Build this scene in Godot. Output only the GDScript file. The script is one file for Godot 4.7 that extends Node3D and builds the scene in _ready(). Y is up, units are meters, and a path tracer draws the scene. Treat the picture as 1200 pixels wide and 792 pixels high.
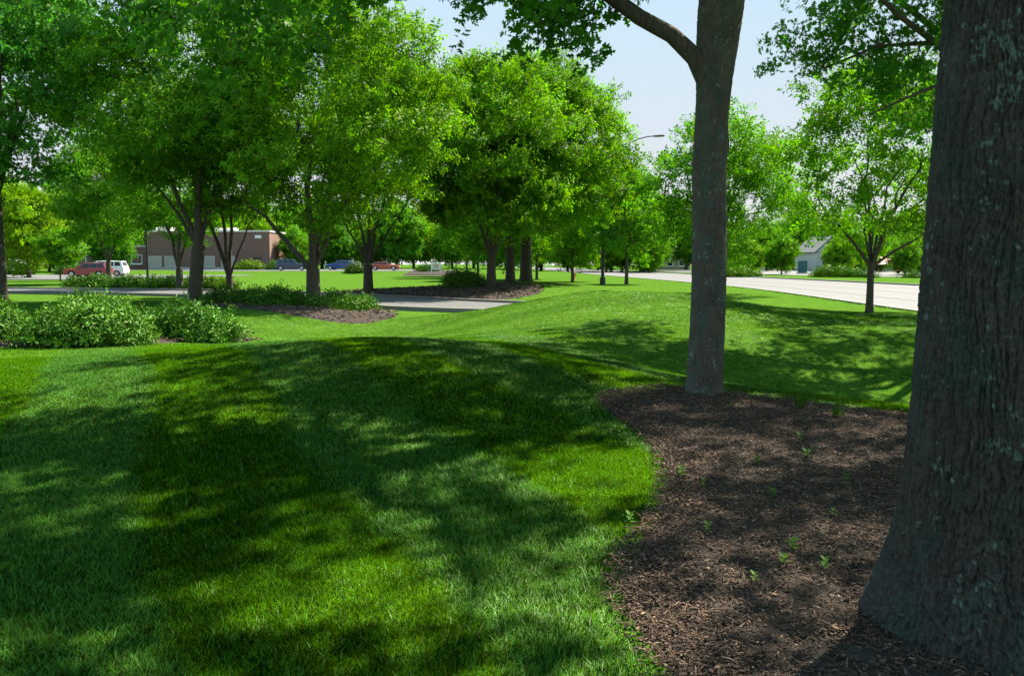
extends Node3D
# A lawn under oaks, a driveway with ornamental trees at left, a wide concrete road at right.
# World: x to the right, y up, the view runs along -z; "d" below is the distance along -z.

const CAM_H := 1.65
const SUN_RUN := Vector2(0.623, 0.561) # metres to the right and ahead that sunlight crosses per metre of height
var sun_patches := [Vector3(-1.0, 4.4, 1.15), Vector3(0.1, 3.5, 0.7), Vector3(0.4, 6.6, 0.55), Vector3(-7.5, 13.4, 2.4), Vector3(1.6, 6.2, 0.65), Vector3(2.5, 7.5, 0.75), Vector3(1.1, 4.3, 0.65)] # ground patches kept sunlit; oak crowns are shaped open towards the sun for them
var rng := RandomNumberGenerator.new()
var nz := FastNoiseLite.new()
var nzf := FastNoiseLite.new()
var M := {}
var taken := {}
var sprigs := {}

# ------------------------------------------------------------------ mesh builder
class MB:
	var v := PackedVector3Array()
	var n := PackedVector3Array()
	var uv := PackedVector2Array()
	var c := PackedColorArray()
	var ix := PackedInt32Array()
	var use_c := false
	func add(p: Vector3, nn: Vector3, t := Vector2.ZERO, col := Color.WHITE) -> int:
		v.append(p); n.append(nn); uv.append(t)
		if use_c: c.append(col)
		return v.size() - 1
	func tri(a: int, b: int, cc: int): # counter-clockwise seen from outside
		ix.append(a); ix.append(cc); ix.append(b)
	func quad(a: Vector3, b: Vector3, cc: Vector3, d: Vector3, col := Color.WHITE):
		var nn := (b - a).cross(d - a).normalized()
		var i := add(a, nn, Vector2(0, 1), col); add(b, nn, Vector2(1, 1), col); add(cc, nn, Vector2(1, 0), col); add(d, nn, Vector2(0, 0), col)
		tri(i, i + 1, i + 2); tri(i, i + 2, i + 3)
	func face(a: Vector3, b: Vector3, cc: Vector3, col := Color.WHITE):
		var nn := (b - a).cross(cc - a).normalized()
		var i := add(a, nn, Vector2.ZERO, col); add(b, nn, Vector2.ZERO, col); add(cc, nn, Vector2.ZERO, col)
		tri(i, i + 1, i + 2)
	func box(at: Vector3, s: Vector3, b := Basis.IDENTITY, bev := 0.0):
		var h := s * 0.5
		var k := minf(bev, minf(h.x, minf(h.y, h.z)) * 0.9)
		if k <= 0.0:
			var q := []
			for i in 8: q.append(at + b * Vector3(h.x * (1 if i & 1 else -1), h.y * (1 if i & 2 else -1), h.z * (1 if i & 4 else -1)))
			quad(q[4], q[5], q[7], q[6]); quad(q[1], q[0], q[2], q[3]); quad(q[5], q[1], q[3], q[7])
			quad(q[0], q[4], q[6], q[2]); quad(q[6], q[7], q[3], q[2]); quad(q[0], q[1], q[5], q[4])
			return
		# chamfered box: six faces, twelve edge strips, eight corners
		var ax := [Vector3.RIGHT, Vector3.UP, Vector3.BACK]
		var hh := [h.x, h.y, h.z]
		for a in 3:
			var u: int = (a + 1) % 3
			var w: int = (a + 2) % 3
			for sg in [-1, 1]:
				var o: Vector3 = ax[a] * hh[a] * sg
				var du: Vector3 = ax[u] * (hh[u] - k)
				var dw: Vector3 = ax[w] * (hh[w] - k)
				if sg > 0: quad(at + b * (o - du - dw), at + b * (o + du - dw), at + b * (o + du + dw), at + b * (o - du + dw))
				else: quad(at + b * (o - du + dw), at + b * (o + du + dw), at + b * (o + du - dw), at + b * (o - du - dw))
			for su in [-1, 1]:
				for sw in [-1, 1]:
					var p1: Vector3 = ax[u] * hh[u] * su + ax[w] * (hh[w] - k) * sw
					var p2: Vector3 = ax[u] * (hh[u] - k) * su + ax[w] * hh[w] * sw
					var l: Vector3 = ax[a] * (hh[a] - k)
					_eq(at, b, p1, p2, l)
		for i in 8:
			var s3 := Vector3(1 if i & 1 else -1, 1 if i & 2 else -1, 1 if i & 4 else -1)
			var a1 := Vector3(h.x, h.y - k, h.z - k) * s3
			var a2 := Vector3(h.x - k, h.y, h.z - k) * s3
			var a3 := Vector3(h.x - k, h.y - k, h.z) * s3
			if s3.x * s3.y * s3.z > 0: face(at + b * a1, at + b * a2, at + b * a3)
			else: face(at + b * a1, at + b * a3, at + b * a2)
	func _eq(at: Vector3, b: Basis, p1: Vector3, p2: Vector3, l: Vector3):
		var mid := p1 + p2
		var nn := (p2 - p1).cross(l)
		if nn.dot(mid) > 0: quad(at + b * (p1 - l), at + b * (p2 - l), at + b * (p2 + l), at + b * (p1 + l))
		else: quad(at + b * (p1 + l), at + b * (p2 + l), at + b * (p2 - l), at + b * (p1 - l))
	func tube(pts: Array, rad: Array, sides := 8, cap := true, vs := 1.0):
		var prev := -1
		var t: Vector3
		var u := Vector3.ZERO
		var len_ := 0.0
		for k in pts.size():
			var p: Vector3 = pts[k]
			if k == 0: t = (pts[1] - p).normalized()
			elif k == pts.size() - 1: t = (p - pts[k - 1]).normalized()
			else: t = (pts[k + 1] - pts[k - 1]).normalized()
			if k > 0: len_ += (p - pts[k - 1]).length()
			if u == Vector3.ZERO:
				u = t.cross(Vector3.BACK if absf(t.z) < 0.9 else Vector3.RIGHT).normalized()
			else:
				u = (u - t * u.dot(t)).normalized()
			var w := t.cross(u)
			var first := v.size()
			for j in sides + 1:
				var a := TAU * j / sides
				var nn := u * cos(a) + w * sin(a)
				add(p + nn * rad[k], nn, Vector2(float(j) / sides, len_ * vs))
			if prev >= 0:
				for j in sides:
					tri(prev + j, prev + j + 1, first + j + 1); tri(prev + j, first + j + 1, first + j)
			if cap and (k == 0 or k == pts.size() - 1):
				var ct := add(p, -t if k == 0 else t)
				for j in sides:
					var e1 := add(v[first + j], -t if k == 0 else t)
					var e2 := add(v[first + j + 1], -t if k == 0 else t)
					if k == 0: tri(ct, e2, e1)
					else: tri(ct, e1, e2)
			prev = first
	func lathe(at: Vector3, prof: Array, sides := 16, b := Basis.IDENTITY): # prof: [r, y] from bottom to top
		var prev := -1
		for k in prof.size():
			var first := v.size()
			var k0: int = maxi(k - 1, 0)
			var k1: int = mini(k + 1, prof.size() - 1)
			var dr: float = prof[k1][0] - prof[k0][0]
			var dy: float = prof[k1][1] - prof[k0][1]
			var nl := Vector2(dy, -dr).normalized()
			for j in sides + 1:
				var a := TAU * j / sides
				var dirv := Vector3(cos(a), 0, -sin(a))
				add(at + b * (dirv * prof[k][0] + Vector3.UP * prof[k][1]), b * (dirv * nl.x + Vector3.UP * nl.y), Vector2(float(j) / sides, prof[k][1]))
			if prev >= 0:
				for j in sides:
					tri(prev + j, prev + j + 1, first + j + 1); tri(prev + j, first + j + 1, first + j)
			prev = first
	func prism(poly: PackedVector2Array, o: Vector3, ux: Vector3, uy: Vector3, dep: Vector3): # polygon counter-clockwise in (ux,uy), extruded along dep = out of the front
		var tr := Geometry2D.triangulate_polygon(poly)
		for s in [0, 1]:
			var nn := dep.normalized() * (1 if s == 1 else -1)
			var b0 := v.size()
			for q in poly: add(o + ux * q.x + uy * q.y + dep * s, nn, q)
			for k in range(0, tr.size(), 3):
				var A := poly[tr[k]]; var B := poly[tr[k + 1]]; var C := poly[tr[k + 2]]
				var ccw := (B - A).cross(C - A) > 0
				if ux.cross(uy).dot(dep) < 0: ccw = not ccw
				if s == 0: ccw = not ccw
				if ccw: tri(b0 + tr[k], b0 + tr[k + 1], b0 + tr[k + 2])
				else: tri(b0 + tr[k], b0 + tr[k + 2], b0 + tr[k + 1])
		for k in poly.size():
			var A2 := poly[k]; var B2 := poly[(k + 1) % poly.size()]
			var pa := o + ux * A2.x + uy * A2.y
			var pb := o + ux * B2.x + uy * B2.y
			if ux.cross(uy).dot(dep) > 0: quad(pa, pb, pb + dep, pa + dep)
			else: quad(pb, pa, pa + dep, pb + dep)
	func mesh() -> ArrayMesh:
		var arr := []
		arr.resize(Mesh.ARRAY_MAX)
		arr[Mesh.ARRAY_VERTEX] = v; arr[Mesh.ARRAY_NORMAL] = n; arr[Mesh.ARRAY_TEX_UV] = uv
		if use_c: arr[Mesh.ARRAY_COLOR] = c
		arr[Mesh.ARRAY_INDEX] = ix
		var m := ArrayMesh.new()
		m.add_surface_from_arrays(Mesh.PRIMITIVE_TRIANGLES, arr)
		return m

# ------------------------------------------------------------------ naming helpers
func numbered(called: String) -> String:
	if not taken.has(called):
		taken[called] = 0
		return called
	taken[called] += 1
	return "%s_%03d" % [called, taken[called]]

func obj(called: String, mesh: Mesh, mat: Material, parent: Node = self) -> MeshInstance3D:
	var o := MeshInstance3D.new()
	o.mesh = mesh
	o.material_override = mat
	if parent == self: o.name = numbered(called)
	else: o.name = called
	parent.add_child(o, true)
	return o

func thing(called: String, label: String, category: String, at := Vector3.ZERO, turn := 0.0, group := "") -> Node3D:
	var o := Node3D.new()
	o.name = numbered(called)
	add_child(o)
	o.position = at
	o.rotation.y = turn
	tag(o, label, category, group)
	return o

func tag(o: Node, label: String, category: String, group := ""):
	o.set_meta("label", label)
	o.set_meta("category", category)
	if group != "": o.set_meta("group", group)

func dup(root: Node3D, called: String, label: String, at: Vector3, turn := 0.0, sc := 1.0, group := "") -> Node3D:
	var r: Node3D = root.duplicate()
	r.name = numbered(called)
	add_child(r)
	r.position = at
	r.rotation.y = turn
	r.scale = Vector3.ONE * sc
	if label != "": r.set_meta("label", label)
	if group != "": r.set_meta("group", group)
	return r

func structure(called: String, mesh: Mesh, mat: Material, label: String) -> MeshInstance3D:
	var o := obj(called, mesh, mat)
	o.set_meta("kind", "structure")
	o.set_meta("label", label)
	return o

# ------------------------------------------------------------------ materials
func lin(r: float, g: float, b: float) -> Color:
	return Color(r, g, b).linear_to_srgb()

func mat(col: Color, rough := 0.8, metal := 0.0) -> StandardMaterial3D:
	var m := StandardMaterial3D.new()
	m.albedo_color = col
	m.roughness = rough
	m.metallic = metal
	return m

func noise_tex(freq: float, size := 512, normal := false, strength := 4.0, ramp: Gradient = null, seed_ := 1, type := FastNoiseLite.TYPE_SIMPLEX_SMOOTH, oct := 5) -> NoiseTexture2D:
	var t := NoiseTexture2D.new()
	var f := FastNoiseLite.new()
	f.noise_type = type
	f.frequency = freq
	f.seed = seed_
	f.fractal_octaves = oct
	t.noise = f
	t.width = size
	t.height = size
	t.seamless = true
	t.as_normal_map = normal
	t.bump_strength = strength
	if ramp: t.color_ramp = ramp
	return t

func ramp(stops: Array) -> Gradient:
	var g := Gradient.new()
	var off := PackedFloat32Array()
	var cols := PackedColorArray()
	for s in stops:
		off.append(s[0]); cols.append(s[1])
	g.offsets = off
	g.colors = cols
	return g

func tri_mat(stops: Array, freq: float, scale_: float, rough := 0.9, bump := 0.0, seed_ := 1) -> StandardMaterial3D:
	var m := StandardMaterial3D.new()
	m.roughness = rough
	m.albedo_texture = noise_tex(freq, 512, false, 4.0, ramp(stops), seed_)
	m.uv1_triplanar = true
	m.uv1_world_triplanar = true
	m.uv1_scale = Vector3.ONE * scale_
	if bump > 0.0:
		m.normal_enabled = true
		m.normal_texture = noise_tex(freq * 2.0, 512, true, 6.0, null, seed_ + 7)
		m.normal_scale = bump
	return m

func leaf_mat(col: Color, back: Color, rough := 0.45) -> StandardMaterial3D:
	var m := mat(col, rough)
	m.vertex_color_use_as_albedo = true
	m.metallic_specular = 0.18
	m.backlight_enabled = true
	m.backlight = back
	m.cull_mode = BaseMaterial3D.CULL_DISABLED
	return m

func make_materials():
	M.leaf = leaf_mat(lin(0.120, 0.300, 0.018), Color(0.95, 1.0, 0.3))
	M.oak_leaf = leaf_mat(lin(0.085, 0.25, 0.030), Color(0.9, 1.0, 0.45))
	M.shrub_leaf = leaf_mat(lin(0.075, 0.185, 0.022), Color(0.55, 0.6, 0.2), 0.4)
	M.grass = leaf_mat(lin(0.105, 0.320, 0.030), Color(0.95, 0.9, 0.3), 0.38)
	M.grass.metallic_specular = 0.22
	M.weed = leaf_mat(lin(0.08, 0.20, 0.02), Color(0.6, 0.7, 0.2))
	M.lawn = tri_mat([[0.0, lin(0.030, 0.075, 0.009)], [0.5, lin(0.052, 0.118, 0.013)], [1.0, lin(0.080, 0.155, 0.020)]], 0.012, 0.35, 0.9, 0.6, 3)
	M.lawn.metallic_specular = 0.0
	M.bark = tri_mat([[0.0, lin(0.035, 0.028, 0.020)], [0.5, lin(0.075, 0.062, 0.047)], [1.0, lin(0.13, 0.115, 0.09)]], 0.02, 1.4, 0.95, 1.4, 5)
	M.bark.uv1_scale = Vector3(2.2, 0.5, 2.2)
	M.oak_bark = mat(Color.WHITE, 0.93)
	M.oak_bark.vertex_color_use_as_albedo = true
	M.oak_bark.normal_enabled = true
	M.oak_bark.normal_texture = noise_tex(0.03, 512, true, 8.0, null, 31)
	M.oak_bark.normal_scale = 1.3
	M.oak_bark.uv1_triplanar = true
	M.oak_bark.uv1_world_triplanar = true
	M.oak_bark.uv1_scale = Vector3(5, 2.0, 5)
	M.soil = tri_mat([[0.0, lin(0.014, 0.009, 0.006)], [0.5, lin(0.030, 0.019, 0.012)], [1.0, lin(0.065, 0.043, 0.029)]], 0.06, 2.2, 0.95, 1.6, 9)
	M.chip = mat(Color.WHITE, 0.9)
	M.chip.vertex_color_use_as_albedo = true
	M.concrete = tri_mat([[0.0, lin(0.080, 0.081, 0.086)], [0.5, lin(0.102, 0.103, 0.109)], [1.0, lin(0.122, 0.123, 0.130)]], 0.015, 0.22, 0.85, 0.15, 11)
	M.joint = mat(lin(0.055, 0.055, 0.056), 0.95)
	M.kerb = tri_mat([[0.0, lin(0.14, 0.135, 0.125)], [1.0, lin(0.20, 0.19, 0.18)]], 0.02, 0.5, 0.85, 0.2, 12)
	M.asphalt = tri_mat([[0.0, lin(0.055, 0.057, 0.062)], [0.5, lin(0.075, 0.077, 0.082)], [1.0, lin(0.10, 0.10, 0.102)]], 0.02, 0.35, 0.9, 0.3, 13)
	M.paint = mat(lin(0.72, 0.70, 0.66), 0.7)
	M.yellow_paint = mat(lin(0.15, 0.125, 0.075), 0.8)
	M.brick = tri_mat([[0.0, lin(0.135, 0.075, 0.060)], [0.5, lin(0.18, 0.105, 0.085)], [1.0, lin(0.22, 0.135, 0.11)]], 0.05, 0.5, 0.9, 0.2, 14)
	M.stone_trim = mat(lin(0.5, 0.47, 0.42), 0.85)
	M.panel = mat(lin(0.38, 0.36, 0.30), 0.6)
	M.white = mat(lin(0.78, 0.77, 0.75), 0.6)
	M.white_gloss = mat(lin(0.78, 0.78, 0.78), 0.25)
	M.white_gloss.clearcoat_enabled = true
	M.siding = mat(lin(0.60, 0.59, 0.57), 0.7)
	M.roof_grey = tri_mat([[0.0, lin(0.10, 0.10, 0.11)], [1.0, lin(0.22, 0.22, 0.23)]], 0.05, 0.6, 0.9, 0.2, 15)
	M.roof_brown = tri_mat([[0.0, lin(0.09, 0.06, 0.05)], [1.0, lin(0.18, 0.13, 0.11)]], 0.05, 0.6, 0.9, 0.2, 16)
	M.tan_wall = mat(lin(0.42, 0.34, 0.25), 0.85)
	M.canopy_red = mat(lin(0.38, 0.04, 0.045), 0.6)
	M.teal = mat(lin(0.03, 0.12, 0.14), 0.5)
	M.black = mat(lin(0.012, 0.012, 0.013), 0.45)
	M.bronze = mat(lin(0.05, 0.045, 0.04), 0.5, 0.3)
	M.tyre = mat(lin(0.012, 0.012, 0.012), 0.85)
	M.rim = mat(lin(0.50, 0.50, 0.52), 0.3, 0.8)
	M.glass = mat(lin(0.02, 0.025, 0.03), 0.06)
	M.lamp_lens = mat(lin(0.6, 0.6, 0.6), 0.15)
	M.tail = mat(lin(0.35, 0.01, 0.01), 0.2)
	M.red_car = mat(lin(0.26, 0.006, 0.022), 0.3)
	M.blue_car = mat(lin(0.015, 0.03, 0.09), 0.3)
	M.bright_blue_car = mat(lin(0.02, 0.06, 0.22), 0.3)
	M.orange_car = mat(lin(0.42, 0.07, 0.03), 0.3)
	for k in ["red_car", "blue_car", "bright_blue_car", "orange_car"]:
		M[k].clearcoat_enabled = true
		M[k].clearcoat_roughness = 0.08
	M.hydrant = mat(lin(0.45, 0.22, 0.03), 0.5)
	M.hydrant_red = mat(lin(0.36, 0.03, 0.02), 0.5)

# ------------------------------------------------------------------ the lie of the land
var road_d := [-40.0, 0.0, 29.0, 55.0, 76.0, 118.0, 236.0, 420.0]
var road_x := [11.0, 12.6, 14.2, 15.8, 15.2, 12.5, 6.0, -8.0]
const ROAD_W := 15.5
func road_near(d: float) -> float:
	if d <= road_d[0]: return road_x[0]
	for k in road_d.size() - 1:
		if d <= road_d[k + 1]:
			var t: float = (d - road_d[k]) / (road_d[k + 1] - road_d[k])
			var k0: int = maxi(k - 1, 0)
			var k3: int = mini(k + 2, road_d.size() - 1)
			var m1: float = (road_x[k + 1] - road_x[k0]) / (road_d[k + 1] - road_d[k0])
			var m2: float = (road_x[k3] - road_x[k]) / (road_d[k3] - road_d[k])
			var h: float = road_d[k + 1] - road_d[k]
			return (2*t*t*t - 3*t*t + 1) * road_x[k] + (t*t*t - 2*t*t + t) * h * m1 + (-2*t*t*t + 3*t*t) * road_x[k + 1] + (t*t*t - t*t) * h * m2
	return road_x[road_x.size() - 1]

var drive := [Vector2(-95, 60), Vector2(-60, 56), Vector2(-38, 54), Vector2(-25, 51.5), Vector2(-16, 47.5), Vector2(-10, 42.5), Vector2(-5.5, 37.6), Vector2(-2.2, 34.4), Vector2(0.6, 32.8), Vector2(3.6, 32.0)]
const DRIVE_Y := -0.06
func drive_dist(x: float, d: float) -> float:
	if d < 20.0 or d > 75.0: return 99.0
	var best := 99.0
	var p := Vector2(x, d)
	for k in drive.size() - 1:
		var q := Geometry2D.get_closest_point_to_segment(p, drive[k], drive[k + 1])
		best = minf(best, q.distance_to(p))
	return best

func gauss(x: float, d: float, cx: float, cd: float, sx: float, sd: float) -> float:
	var a := (x - cx) / sx
	var b := (d - cd) / sd
	return exp(-(a * a + b * b))

func H(x: float, d: float) -> float:
	var h := 0.0
	h += 0.50 * gauss(x, d, -1.8, 12.6, 5.0, 4.2)
	h += 0.84 * gauss(x, d, 3.4, 27.0, 4.6, 6.5)
	h -= 0.55 * gauss(x, d, -4.2, 23.5, 3.4, 5.0)
	h -= 1.05 * gauss(x, d, 8.0, 14.2, 5.4, 3.1)
	h += 0.55 * gauss(x, d, 0.5, 51.0, 5.5, 8.0)
	h += 0.45 * smoothstep(113.0, 121.0, d) * smoothstep(8.0, -6.0, x)
	var rel := x - road_near(d)
	h *= smoothstep(0.5, -5.0, rel) if rel < 1.0 else 0.0
	h += 0.03 * nz.get_noise_2d(x * 2.0, d * 2.0) * smoothstep(70.0, 30.0, d)
	var dd := drive_dist(x, d)
	if dd < 6.5: h = lerpf(h, DRIVE_Y - 0.06, smoothstep(6.5, 3.6, dd))
	if rel > -0.8 and rel < ROAD_W + 0.8: h = lerpf(h, -0.30, smoothstep(-0.6, 0.1, rel) * smoothstep(ROAD_W + 0.6, ROAD_W - 0.1, rel))
	return h

func P(x: float, d: float, up := 0.0) -> Vector3:
	return Vector3(x, H(x, d) + up, -d)

func build_ground():
	var xs := [0.0]
	var s := 0.28
	while xs[xs.size() - 1] < 420.0:
		var x: float = xs[xs.size() - 1]
		xs.append(x + (s if x < 17.0 else s * (1.0 + (x - 17.0) * 0.09)))
	var all_x := []
	for k in range(xs.size() - 1, 0, -1): all_x.append(-xs[k])
	for x in xs: all_x.append(x)
	var ds := []
	var d := -60.0
	while d < 620.0:
		ds.append(d)
		if d < -3.0: d += 1.5
		elif d < 42.0: d += 0.28
		else: d += 0.28 * (1.0 + (d - 42.0) * 0.05)
	var mb := MB.new()
	var w := all_x.size()
	for dd in ds:
		for x in all_x: mb.add(P(x, dd), Vector3.UP)
	for r in ds.size():
		for c in w:
			var l := r * w + maxi(c - 1, 0)
			var rr := r * w + mini(c + 1, w - 1)
			var f := mini(r + 1, ds.size() - 1) * w + c
			var b := maxi(r - 1, 0) * w + c
			mb.n[r * w + c] = (mb.v[rr] - mb.v[l]).cross(mb.v[f] - mb.v[b]).normalized()
	for r in ds.size() - 1:
		for c in w - 1:
			var a := r * w + c
			mb.tri(a, a + 1, a + w + 1); mb.tri(a, a + w + 1, a + w)
	structure("lawn", mb.mesh(), M.lawn, "mown green lawn rolling from the oaks to the road")

func strip(pts: Array, half: float, y: float, thick := 0.06) -> MB: # a slab along a line of (x, d), flat at height y
	var mb := MB.new()
	var L := []
	var R := []
	for k in pts.size():
		var t: Vector2 = (pts[mini(k + 1, pts.size() - 1)] - pts[maxi(k - 1, 0)]).normalized()
		var nn := Vector2(-t.y, t.x)
		var a: Vector2 = pts[k] + nn * half
		var b: Vector2 = pts[k] - nn * half
		L.append(Vector3(a.x, y, -a.y)); R.append(Vector3(b.x, y, -b.y))
	for k in pts.size() - 1:
		var dn := Vector3.DOWN * thick
		mb.quad(R[k], R[k + 1], L[k + 1], L[k])
		mb.quad(L[k], L[k + 1], L[k + 1] + dn, L[k] + dn)
		mb.quad(R[k + 1], R[k], R[k] + dn, R[k + 1] + dn)
	return mb

func smooth_line(pts: Array, per := 8) -> Array:
	var cv := Curve2D.new()
	for k in pts.size():
		var t: Vector2 = (pts[mini(k + 1, pts.size() - 1)] - pts[maxi(k - 1, 0)]) / 6.0
		cv.add_point(pts[k], -t, t)
	var out := []
	for k in pts.size() - 1:
		for j in per: out.append(cv.sample(k, float(j) / per))
	out.append(pts[pts.size() - 1])
	return out

func road_line(off: float, d0: float, d1: float, step := 3.0) -> Array:
	var out := []
	var d := d0
	while d <= d1:
		out.append(Vector2(road_near(d) + off, d))
		d += step
	return out

func build_roads():
	var ry := -0.10
	var sb := strip(road_line(ROAD_W * 0.5, -30, 420), ROAD_W * 0.5, ry, 0.25)
	var road := structure("main_road", sb.mesh(), M.concrete, "wide pale concrete road running into the distance")
	for off in [3.7, 7.3, 7.75, 11.6]:
		var j := obj("joint", strip(road_line(off, -30, 330), 0.05 if off != 7.3 and off != 7.75 else 0.06, ry + 0.006, 0.004).mesh(), M.joint if off != 7.3 and off != 7.75 else M.yellow_paint, road)
		if off == 7.3 or off == 7.75: j.name = "centre_line"
	# cross joints
	var dash := MB.new()
	var d := 24.0
	while d < 150.0:
		var n0 := road_near(d)
		dash.quad(Vector3(n0 + 0.1, ry + 0.011, -d), Vector3(n0 + ROAD_W - 0.1, ry + 0.011, -d), Vector3(n0 + ROAD_W - 0.1, ry + 0.011, -d - 0.05), Vector3(n0 + 0.1, ry + 0.011, -d - 0.05))
		d += 4.6
	var cj := obj("cross_joints", dash.mesh(), M.joint, road)
	cj.set_meta("kind", "stuff")
	structure("near_kerb", strip(road_line(-0.12, -30, 330), 0.16, 0.02, 0.3).mesh(), M.kerb, "pale concrete kerb between the lawn and the road")
	structure("far_kerb", strip(road_line(ROAD_W + 0.12, -30, 330), 0.16, 0.02, 0.3).mesh(), M.kerb, "pale concrete kerb on the far side of the road")
	structure("driveway", strip(smooth_line(drive), 3.0, DRIVE_Y, 0.3).mesh(), M.asphalt, "grey driveway curving past the trees")
	var e1 := []
	var e2 := []
	for k in drive.size():
		var t: Vector2 = (drive[mini(k + 1, drive.size() - 1)] - drive[maxi(k - 1, 0)]).normalized()
		e1.append(drive[k] + Vector2(-t.y, t.x) * 3.14)
		e2.append(drive[k] - Vector2(-t.y, t.x) * 3.14)
	structure("driveway_kerb", strip(smooth_line(e1), 0.13, DRIVE_Y + 0.10, 0.3).mesh(), M.kerb, "concrete kerb on the far edge of the driveway")
	structure("driveway_kerb", strip(smooth_line(e2), 0.13, DRIVE_Y + 0.10, 0.3).mesh(), M.kerb, "concrete kerb on the near edge of the driveway")
	# the paved lots
	sheet("parking_lot", PackedVector2Array([Vector2(-90, 82), Vector2(-44, 82), Vector2(-36, 90), Vector2(-34, 112), Vector2(-95, 114)]), 0.06, M.concrete, "pale concrete parking lot behind the red car")
	sheet("back_parking_lot", PackedVector2Array([Vector2(-48, 122), Vector2(-20, 122), Vector2(-14, 126), Vector2(-12, 150), Vector2(-60, 150)]), 0.05, M.concrete, "pale concrete lot with the parked blue cars")
	sheet("pavement", PackedVector2Array([Vector2(-75, 138), Vector2(-49, 138), Vector2(-49, 144), Vector2(-75, 144)]), 0.05, M.concrete, "pale pavement in front of the brick building")
	sheet("side_lot", PackedVector2Array([Vector2(42, 100), Vector2(150, 78), Vector2(160, 190), Vector2(28, 190), Vector2(30, 128)]), 0.05, M.concrete, "pale concrete lot across the road")

func sheet(called: String, poly: PackedVector2Array, up: float, m: Material, label: String):
	var mb := MB.new()
	# a flat slab a little above the highest ground under its rim
	var y := -9.0
	for q in poly: y = maxf(y, H(q.x, q.y))
	for a in 10:
		for b in 10:
			var x := lerpf(poly[0].x, poly[2].x, a / 9.0)
			var d := lerpf(poly[0].y, poly[2].y, b / 9.0)
			if Geometry2D.is_point_in_polygon(Vector2(x, d), poly): y = maxf(y, H(x, d))
	var pp := PackedVector2Array()
	for q in poly: pp.append(Vector2(q.x, q.y))
	if Geometry2D.is_polygon_clockwise(pp): pp.reverse()
	mb.prism(pp, Vector3(0, y + up - 0.5, 0), Vector3.RIGHT, Vector3.FORWARD, Vector3.UP * 0.5)
	structure(called, mb.mesh(), m, label)

# ------------------------------------------------------------------ beds of mulch
var beds := []
func round_poly(pts: Array, per := 6) -> PackedVector2Array:
	var cv := Curve2D.new()
	var n := pts.size()
	for k in n + 1:
		var t: Vector2 = (pts[(k + 1) % n] - pts[(k + n - 1) % n]) / 6.0
		cv.add_point(pts[k % n], -t, t)
	var out := PackedVector2Array()
	for k in n:
		for j in per: out.append(cv.sample(k, float(j) / per))
	return out

func bed(called: String, pts: Array, centre: Vector2, rise: float, rings: int, label: String) -> PackedVector2Array:
	var poly := round_poly(pts)
	beds.append(poly)
	var mb := MB.new()
	var n := poly.size()
	for r in rings + 1:
		var f := float(r) / rings
		for k in n + 1:
			var q: Vector2 = centre.lerp(poly[k % n], f)
			var e := smoothstep(1.0, 0.85, f)
			mb.add(P(q.x, q.y, 0.012 + rise * e + (0.02 * nzf.get_noise_2d(q.x * 30, q.y * 30) + 0.03 * nz.get_noise_2d(q.x * 12, q.y * 12)) * e - 0.05 * smoothstep(0.97, 1.0, f)), Vector3.UP)
	var w := n + 1
	for r in rings:
		for k in n:
			var a := r * w + k
			# orientation by sign of area
			if Geometry2D.is_polygon_clockwise(poly): mb.tri(a, a + w + 1, a + w); mb.tri(a, a + 1, a + w + 1)
			else: mb.tri(a, a + w, a + w + 1); mb.tri(a, a + w + 1, a + 1)
	for i in mb.v.size(): mb.n[i] = Vector3.ZERO
	for i in range(0, mb.ix.size(), 3):
		var A := mb.v[mb.ix[i]]; var B := mb.v[mb.ix[i + 1]]; var C := mb.v[mb.ix[i + 2]]
		var nn := (C - A).cross(B - A)
		for j in 3: mb.n[mb.ix[i + j]] += nn
	for i in mb.v.size():
		mb.n[i] = mb.n[i].normalized() if mb.n[i].length() > 1e-9 else Vector3.UP
		if mb.n[i].y < 0: mb.n[i] = -mb.n[i]
	structure(called, mb.mesh(), M.soil, label)
	return poly

func bed_height(x: float, d: float) -> float:
	return H(x, d) + 0.012 + 0.04

func multimesh(called: String, mesh: Mesh, m: Material, xf: Array, cols: Array, parent: Node) -> MultiMeshInstance3D:
	var mm := MultiMesh.new()
	mm.transform_format = MultiMesh.TRANSFORM_3D
	mm.use_colors = cols.size() > 0
	mm.mesh = mesh
	mm.instance_count = xf.size()
	for k in xf.size():
		mm.set_instance_transform(k, xf[k])
		if cols.size() > 0: mm.set_instance_color(k, cols[k])
	var o := MultiMeshInstance3D.new()
	o.multimesh = mm
	o.set_meta("kind", "stuff")
	o.material_override = m
	o.name = called
	parent.add_child(o, true)
	return o

func stuff_root(called: String, label: String, category: String) -> Node3D:
	var o := Node3D.new()
	o.name = numbered(called)
	add_child(o)
	tag(o, label, category)
	o.set_meta("kind", "stuff")
	return o

func chip_mesh(l: float, w: float, t: float, bend: float) -> Mesh:
	var mb := MB.new()
	var a := Vector3(-l / 2, 0, 0)
	var b := Vector3(0, bend, 0)
	var c := Vector3(l / 2, 0, 0)
	for seg in [[a, b, w * 0.5, w], [b, c, w, w * 0.35]]:
		var p: Vector3 = seg[0]; var q: Vector3 = seg[1]
		var wp: float = seg[2] * 0.5; var wq: float = seg[3] * 0.5
		var up := Vector3.UP * t
		var z := Vector3.BACK
		mb.quad(p + z * wp + up, q + z * wq + up, q - z * wq + up, p - z * wp + up)
		mb.quad(p + z * wp, q + z * wq, q + z * wq + up, p + z * wp + up)
		mb.quad(q - z * wq, p - z * wp, p - z * wp + up, q - z * wq + up)
	return mb.mesh()

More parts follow.
